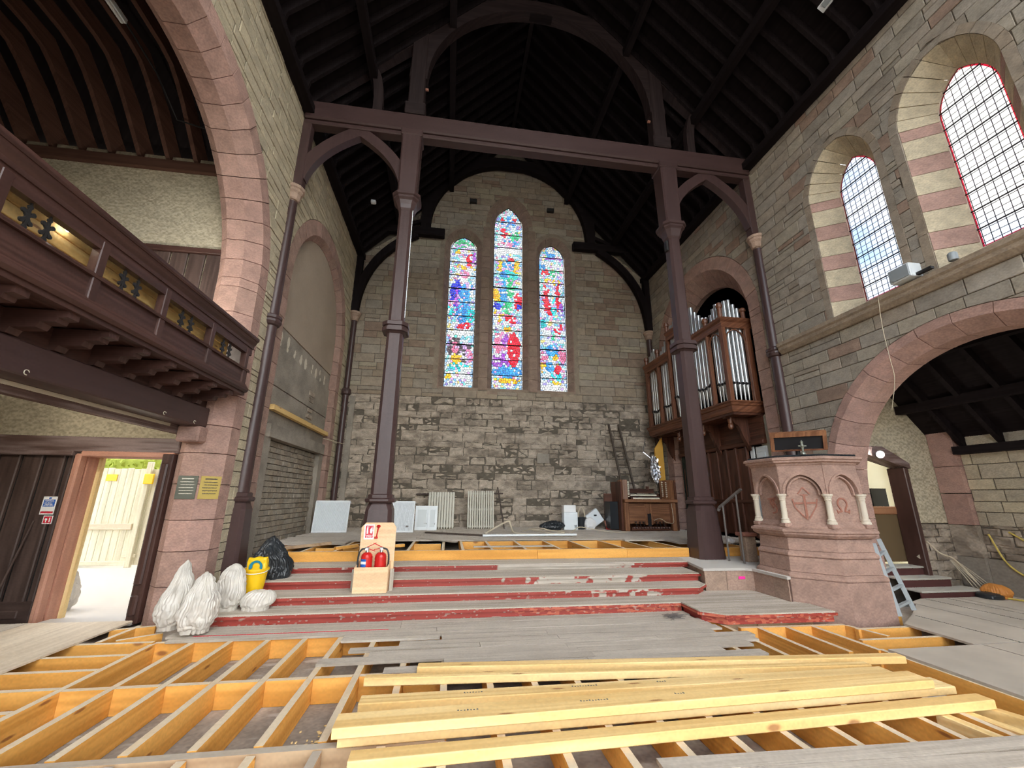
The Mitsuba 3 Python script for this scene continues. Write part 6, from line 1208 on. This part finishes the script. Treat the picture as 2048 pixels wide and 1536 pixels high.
# ---- plaques and door notices
def plane_on_pier(a, b, z0, z1, mat, key):   # on the chamfered jamb of the left arch
    a, b = np.array(a), np.array(b); d = (b - a) / np.linalg.norm(b - a); n_ = np.array([d[1], -d[0]])
    put('plate', hull([(*(p + n_ * e), z) for p in (a, b) for e in (0.001, 0.012) for z in (z0, z1)]), mat, parent=key)
    for i in range(6):
        z = z1 - 0.05 - i * (z1 - z0 - 0.08) / 6; t0, t1 = (0.12, 0.88) if i else (0.2, 0.8)
        put('engraved_line', hull([(*(a + (b - a) * t + n_ * e), z + q) for t in (t0 + 0.03 * (i % 3), t1 - 0.04 * (i % 2)) for e in (0.012, 0.0135) for q in (0, 0.018 if i == 0 else 0.010)]), 'rad_cream' if mat == 'zinc' else 'pipe_iron', parent=key)
pA, pB = (-3.875, 6.757), (-3.612, 6.757); pC, pD = (-3.588, 6.772), (-3.405, 6.955)
k = thing('plaque', 'grey metal memorial plaque with raised lettering on the stone pier', 'plaque'); plane_on_pier(pA, pB, 1.44, 1.765, 'zinc', k)
k = thing('plaque', 'yellow brass memorial plaque on the stone pier, right of the grey plaque', 'plaque'); plane_on_pier(pC, pD, 1.44, 1.765, 'brass', k)
k = thing('fire_action_notice', 'white notice with blue panel and red band on the dark boarded screen', 'notice'); yq = 6.884
put('sheet', bx(-5.60, yq - 0.004, 1.22, -5.43, yq, 1.46), 'white_paper', parent=k); put('blue_panel', bx(-5.585, yq - 0.005, 1.325, -5.445, yq - 0.004, 1.42), 'blue_sign', parent=k); put('red_band', bx(-5.59, yq - 0.005, 1.235, -5.44, yq - 0.004, 1.262), 'red_sign', parent=k); put('symbol', bx(-5.53, yq - 0.005, 1.43, -5.50, yq - 0.004, 1.452), 'blue_sign', parent=k)
for i in range(5): put('text_line', bx(-5.575 + 0.01 * (i % 2), yq - 0.0056, 1.335 + i * 0.017, -5.455 - 0.012 * (i % 3), yq - 0.005, 1.341 + i * 0.017), 'white_paper', parent=k)
k = thing('red_symbol_notice', 'small red and white square notice below the blue fire notice', 'notice'); put('sheet', bx(-5.535, yq - 0.004, 1.095, -5.42, yq, 1.205), 'white_paper', parent=k); put('red_panel', bx(-5.525, yq - 0.005, 1.105, -5.43, yq - 0.004, 1.195), 'red_sign', parent=k)
put('symbol', cat_(extr(Point(-5.495, 1.155).buffer(0.016), yq - 0.0056, yq - 0.005, fy), bx(-5.50, yq - 0.0056, 1.115, -5.49, yq - 0.005, 1.15), bx(-5.46, yq - 0.0056, 1.12, -5.445, yq - 0.005, 1.18)), 'white_paper', parent=k)
k = thing('wooden_pole', 'worn wooden pole leaning on the dark boarded screen', 'pole'); put('pole', cyl((-5.75, 6.72, -0.13), (-5.63, 6.87, 1.14), 0.014, 0.012, 8), 'door_wood', parent=k, axis=(0, 0, 1))
# ---- right side: aluminium ladder, floodlight, cables, lamps
k = thing('aluminium_ladder', 'short grey aluminium ladder leaning on the right side of the pulpit', 'ladder')
A, B = np.array([6.02, 5.27, 0.005]), np.array([6.04, 5.44, 0.90]); A2, B2 = np.array([6.37, 5.36, 0.05]), np.array([6.24, 5.53, 0.95])
for p, q in ((A, B), (A2, B2)): put('stile', beam(p, q, 0.028, 0.055, up=(0.7, -0.7, 0)), 'grey_alu', parent=k)
for t in (0.12, 0.34, 0.58, 0.82): put('rung', beam(A + (B - A) * t, A2 + (B2 - A2) * t, 0.045, 0.028), 'grey_alu', parent=k)
k = thing('floodlight', 'grey box floodlight on the string course below the right windows', 'light'); put('housing', rbx(6.76, 4.60, 4.77, 6.98, 4.92, 5.0, 0.012), 'white_door', parent=k); put('front', rbx(6.745, 4.62, 4.79, 6.76, 4.90, 4.98, 0.004), 'grey_alu', parent=k); put('stem', bx(6.84, 4.4, 4.78, 6.9, 4.6, 4.82), 'black_iron', parent=k)
k = thing('jam_jar', 'small clear object left on the window sill edge', 'jar'); put('glass', lathe([(0.05, 0), (0.055, 0.01), (0.055, 0.10), (0.04, 0.12)], 16, (6.9, 4.16, 4.765)), 'grey_alu', smooth=40, parent=k)
k = thing('hanging_wire', 'thin pale wire hanging over the right arch from the string course', 'wire'); put('wire', tube(smooth_path([(6.85, 5.20, 4.74), (6.84, 5.24, 4.2), (6.86, 5.26, 3.7), (6.93, 5.32, 3.35), (6.97, 5.5, 2.9)], 6), 0.005), 'cable_cream', parent=k)
for l, m, P_ in (('cream cable drooping from the doorway jamb to the aisle floor', 'cable_cream', [(8.36, 6.55, 0.80), (8.5, 6.5, 0.62), (8.7, 6.45, 0.52), (8.85, 6.4, 0.30), (8.95, 6.3, 0.02)]), ('yellow cable bundle lying along the foot of the aisle wall', 'cable_yellow', [(8.6, 6.35, 0.02), (8.7, 6.1, 0.03), (8.8, 5.8, 0.02), (8.9, 5.4, 0.03), (8.95, 5.0, 0.02), (9.0, 4.4, 0.02)]),
                 ('yellow cable climbing the grey plinth of the aisle wall', 'cable_yellow', [(9.12, 6.15, 0.95), (9.12, 6.0, 0.5), (9.11, 5.7, 0.28), (9.1, 5.3, 0.12), (9.05, 4.9, 0.03)]), ('second yellow cable sagging across the aisle wall', 'cable_yellow', [(9.17, 5.9, 1.0), (9.17, 5.6, 0.8), (9.17, 5.3, 0.72), (9.17, 4.9, 0.7)])):
    k = thing('cable', l, 'cable'); put('flex', tube(smooth_path(P_, 6), 0.014), m, parent=k)
k = thing('cable_bunch', 'bunch of pale cable ends hanging in front of the rough dado', 'cable')
for i in range(6): put('strand', tube(smooth_path([(8.68 + 0.02 * i, 6.5, 0.50), (8.72 + 0.05 * i, 6.4, 0.3), (8.80 + 0.06 * i, 6.3 - 0.02 * i, 0.03)], 5), 0.006), 'cable_cream', parent=k)
sack('orange_bag', 'crumpled orange bag on the aisle floor under the cables', 'bag', (8.78, 6.02, 0.008), (0.34, 0.34, 0.2), 'orange_bag', 41, (0, 0), None, 0.3, 0)
sack('dark_bag', 'flat black bag on the floor beside the aisle steps', 'bag', (8.62, 6.02, 0.008), (0.3, 0.3, 0.09), 'black_plastic', 43, (0, 0), None, 0.3, 0, 3)
def lamp(name, label, c, r, power, col, to):
    k = thing(name, label, 'lamp'); c = np.array(c); t = np.array(to) / np.linalg.norm(to)
    put('housing', cyl(c - t * 0.06, c - t * 0.004, r * 0.7, r * 1.15, 14), 'black_plastic', parent=k)
    m = cyl(c, c + t * 0.012, r, r, 16); key = put('lens', m, 'white_paper', parent=k)
    scene[key]['emitter'] = {'type': 'area', 'radiance': {'type': 'rgb', 'value': [power * x for x in col]}}
lamp('work_lamp', 'glaring work lamp fixed at the head of the aisle doorway', (7.78, 6.52, 2.30), 0.06, LAMP * 60, (1, 0.97, 0.88), (-0.35, -1, -0.25))
lamp('work_lamp', 'glaring work lamp on the aisle wall at the picture edge', (9.12, 4.45, 1.10), 0.05, LAMP * 50, (1, 0.97, 0.86), (-0.5, 0.6, 0.1))
lamp('gallery_lamp', 'hidden lamp behind the gallery rail lighting the roughcast wall', (-4.5, 5.4, 3.9), 0.09, LAMP * 110, (1, 0.95, 0.82), (-0.1, 1, 0.42))
lamp('under_gallery_lamp', 'lamp on the underside of the gallery behind its support beam', (-5.0, 5.4, 2.96), 0.14, LAMP * 30, (1, 0.93, 0.78), (0, 0.5, -1))
lamp('gallery_lamp', 'small bright spot lamp under the gallery hand rail', (-3.36, 3.62, 3.70), 0.012, LAMP * 18, (1, 0.93, 0.8), (-0.9, 0.2, -0.3))
lamp('lobby_lamp', 'ceiling lamp in the lobby beyond the aisle doorway', (8.9, 7.35, 3.2), 0.12, LAMP * 50, (1, 0.98, 0.88), (0, 0, -1))
# ================================================================ OUTSIDE THE SIDE DOOR
structure('ground_yard', bx(-40, 7.45, -0.5, -3.6, 60, -0.2), 'concrete', 'pale yard outside the side door', cat='ground')
k = thing('yard_fence', 'tall pale boarded fence with a gate across the yard outside', 'fence'); FY = 12.0
for i, x in enumerate(np.arange(-10.6, -5.0, 0.148)): put('board', rbx(x, FY, -0.15, x + 0.14, FY + 0.02, 2.12 + 0.01 * (i % 3), 0.005), 'fence_wood', parent=k, axis=(0, 0, 1))
put('gate_rail', rbx(-9.2, FY - 0.05, 0.66, -7.68, FY, 0.80, 0.008), 'plywood', parent=k); put('bottom_rail', rbx(-10.6, FY - 0.04, -0.15, -7.6, FY, -0.05, 0.008), 'fence_wood', parent=k); put('latch', rbx(-7.75, FY - 0.05, 0.02, -7.45, FY - 0.02, 0.10, 0.006), 'fence_wood', parent=k)
put('hinge_plate', bx(-8.52, FY - 0.02, 1.82, -8.28, FY - 0.002, 1.98), 'yellow_plastic', parent=k, label='small yellow plate'); put('post', rbx(-7.62, FY - 0.09, -0.2, -7.5, FY, 2.3, 0.01), 'fence_wood', parent=k, axis=(0, 0, 1)); put('lamp_box', rbx(-7.60, FY - 0.14, 1.75, -7.38, FY - 0.09, 2.0, 0.01), 'yellow_plastic', parent=k)
k = thing('hedge', 'yellow green hedge showing above the yard fence', 'hedge')
lv = []; r2 = np.random.RandomState(4)
for i in range(2600):
    c = np.array([r2.uniform(-11.5, -7.9), r2.uniform(12.6, 14.0), r2.uniform(1.2, 3.1)]); a = r2.normal(size=3); a /= np.linalg.norm(a); b = np.cross(a, r2.normal(size=3)); b /= np.linalg.norm(b); s = 0.075
    lv.append(np.array([c + a * s, c + b * s * 0.5, c - a * s, c - b * s * 0.5]))
V = np.vstack(lv); Fq = (np.arange(len(lv))[:, None, None] * 4 + np.array([[0, 1, 2], [0, 2, 3]])[None]).reshape(-1, 3); put('foliage', (V, Fq), 'hedge_a', parent=k, kind='stuff', label='hedge leaves'); put('core', rbx(-11.4, 12.8, -0.2, -8.0, 13.8, 2.7, 0.3), 'hedge_a', parent=k)
k = thing('house', 'white house with a red tiled roof edge beyond the yard fence', 'house'); put('wall', bx(-14, 20, -0.2, -9, 26, 3.1), 'white_wall', parent=k); put('roof', hull([(x, y, z) for x in (-14.3, -8.7) for y, z in ((19.6, 3.0), (26.4, 3.0), (23, 5.5))]), 'roof_red', parent=k); put('gutter', bx(-14.3, 19.5, 2.95, -8.7, 19.6, 3.1), 'roof_red', parent=k)
sack('gravel_sack', 'grey white sack standing just outside the side door', 'sack', (-5.70, 7.80, -0.2), (0.34, 0.3, 0.52), 'sack', 51, (0.0, 0.05), None, 0.45, 0.05)
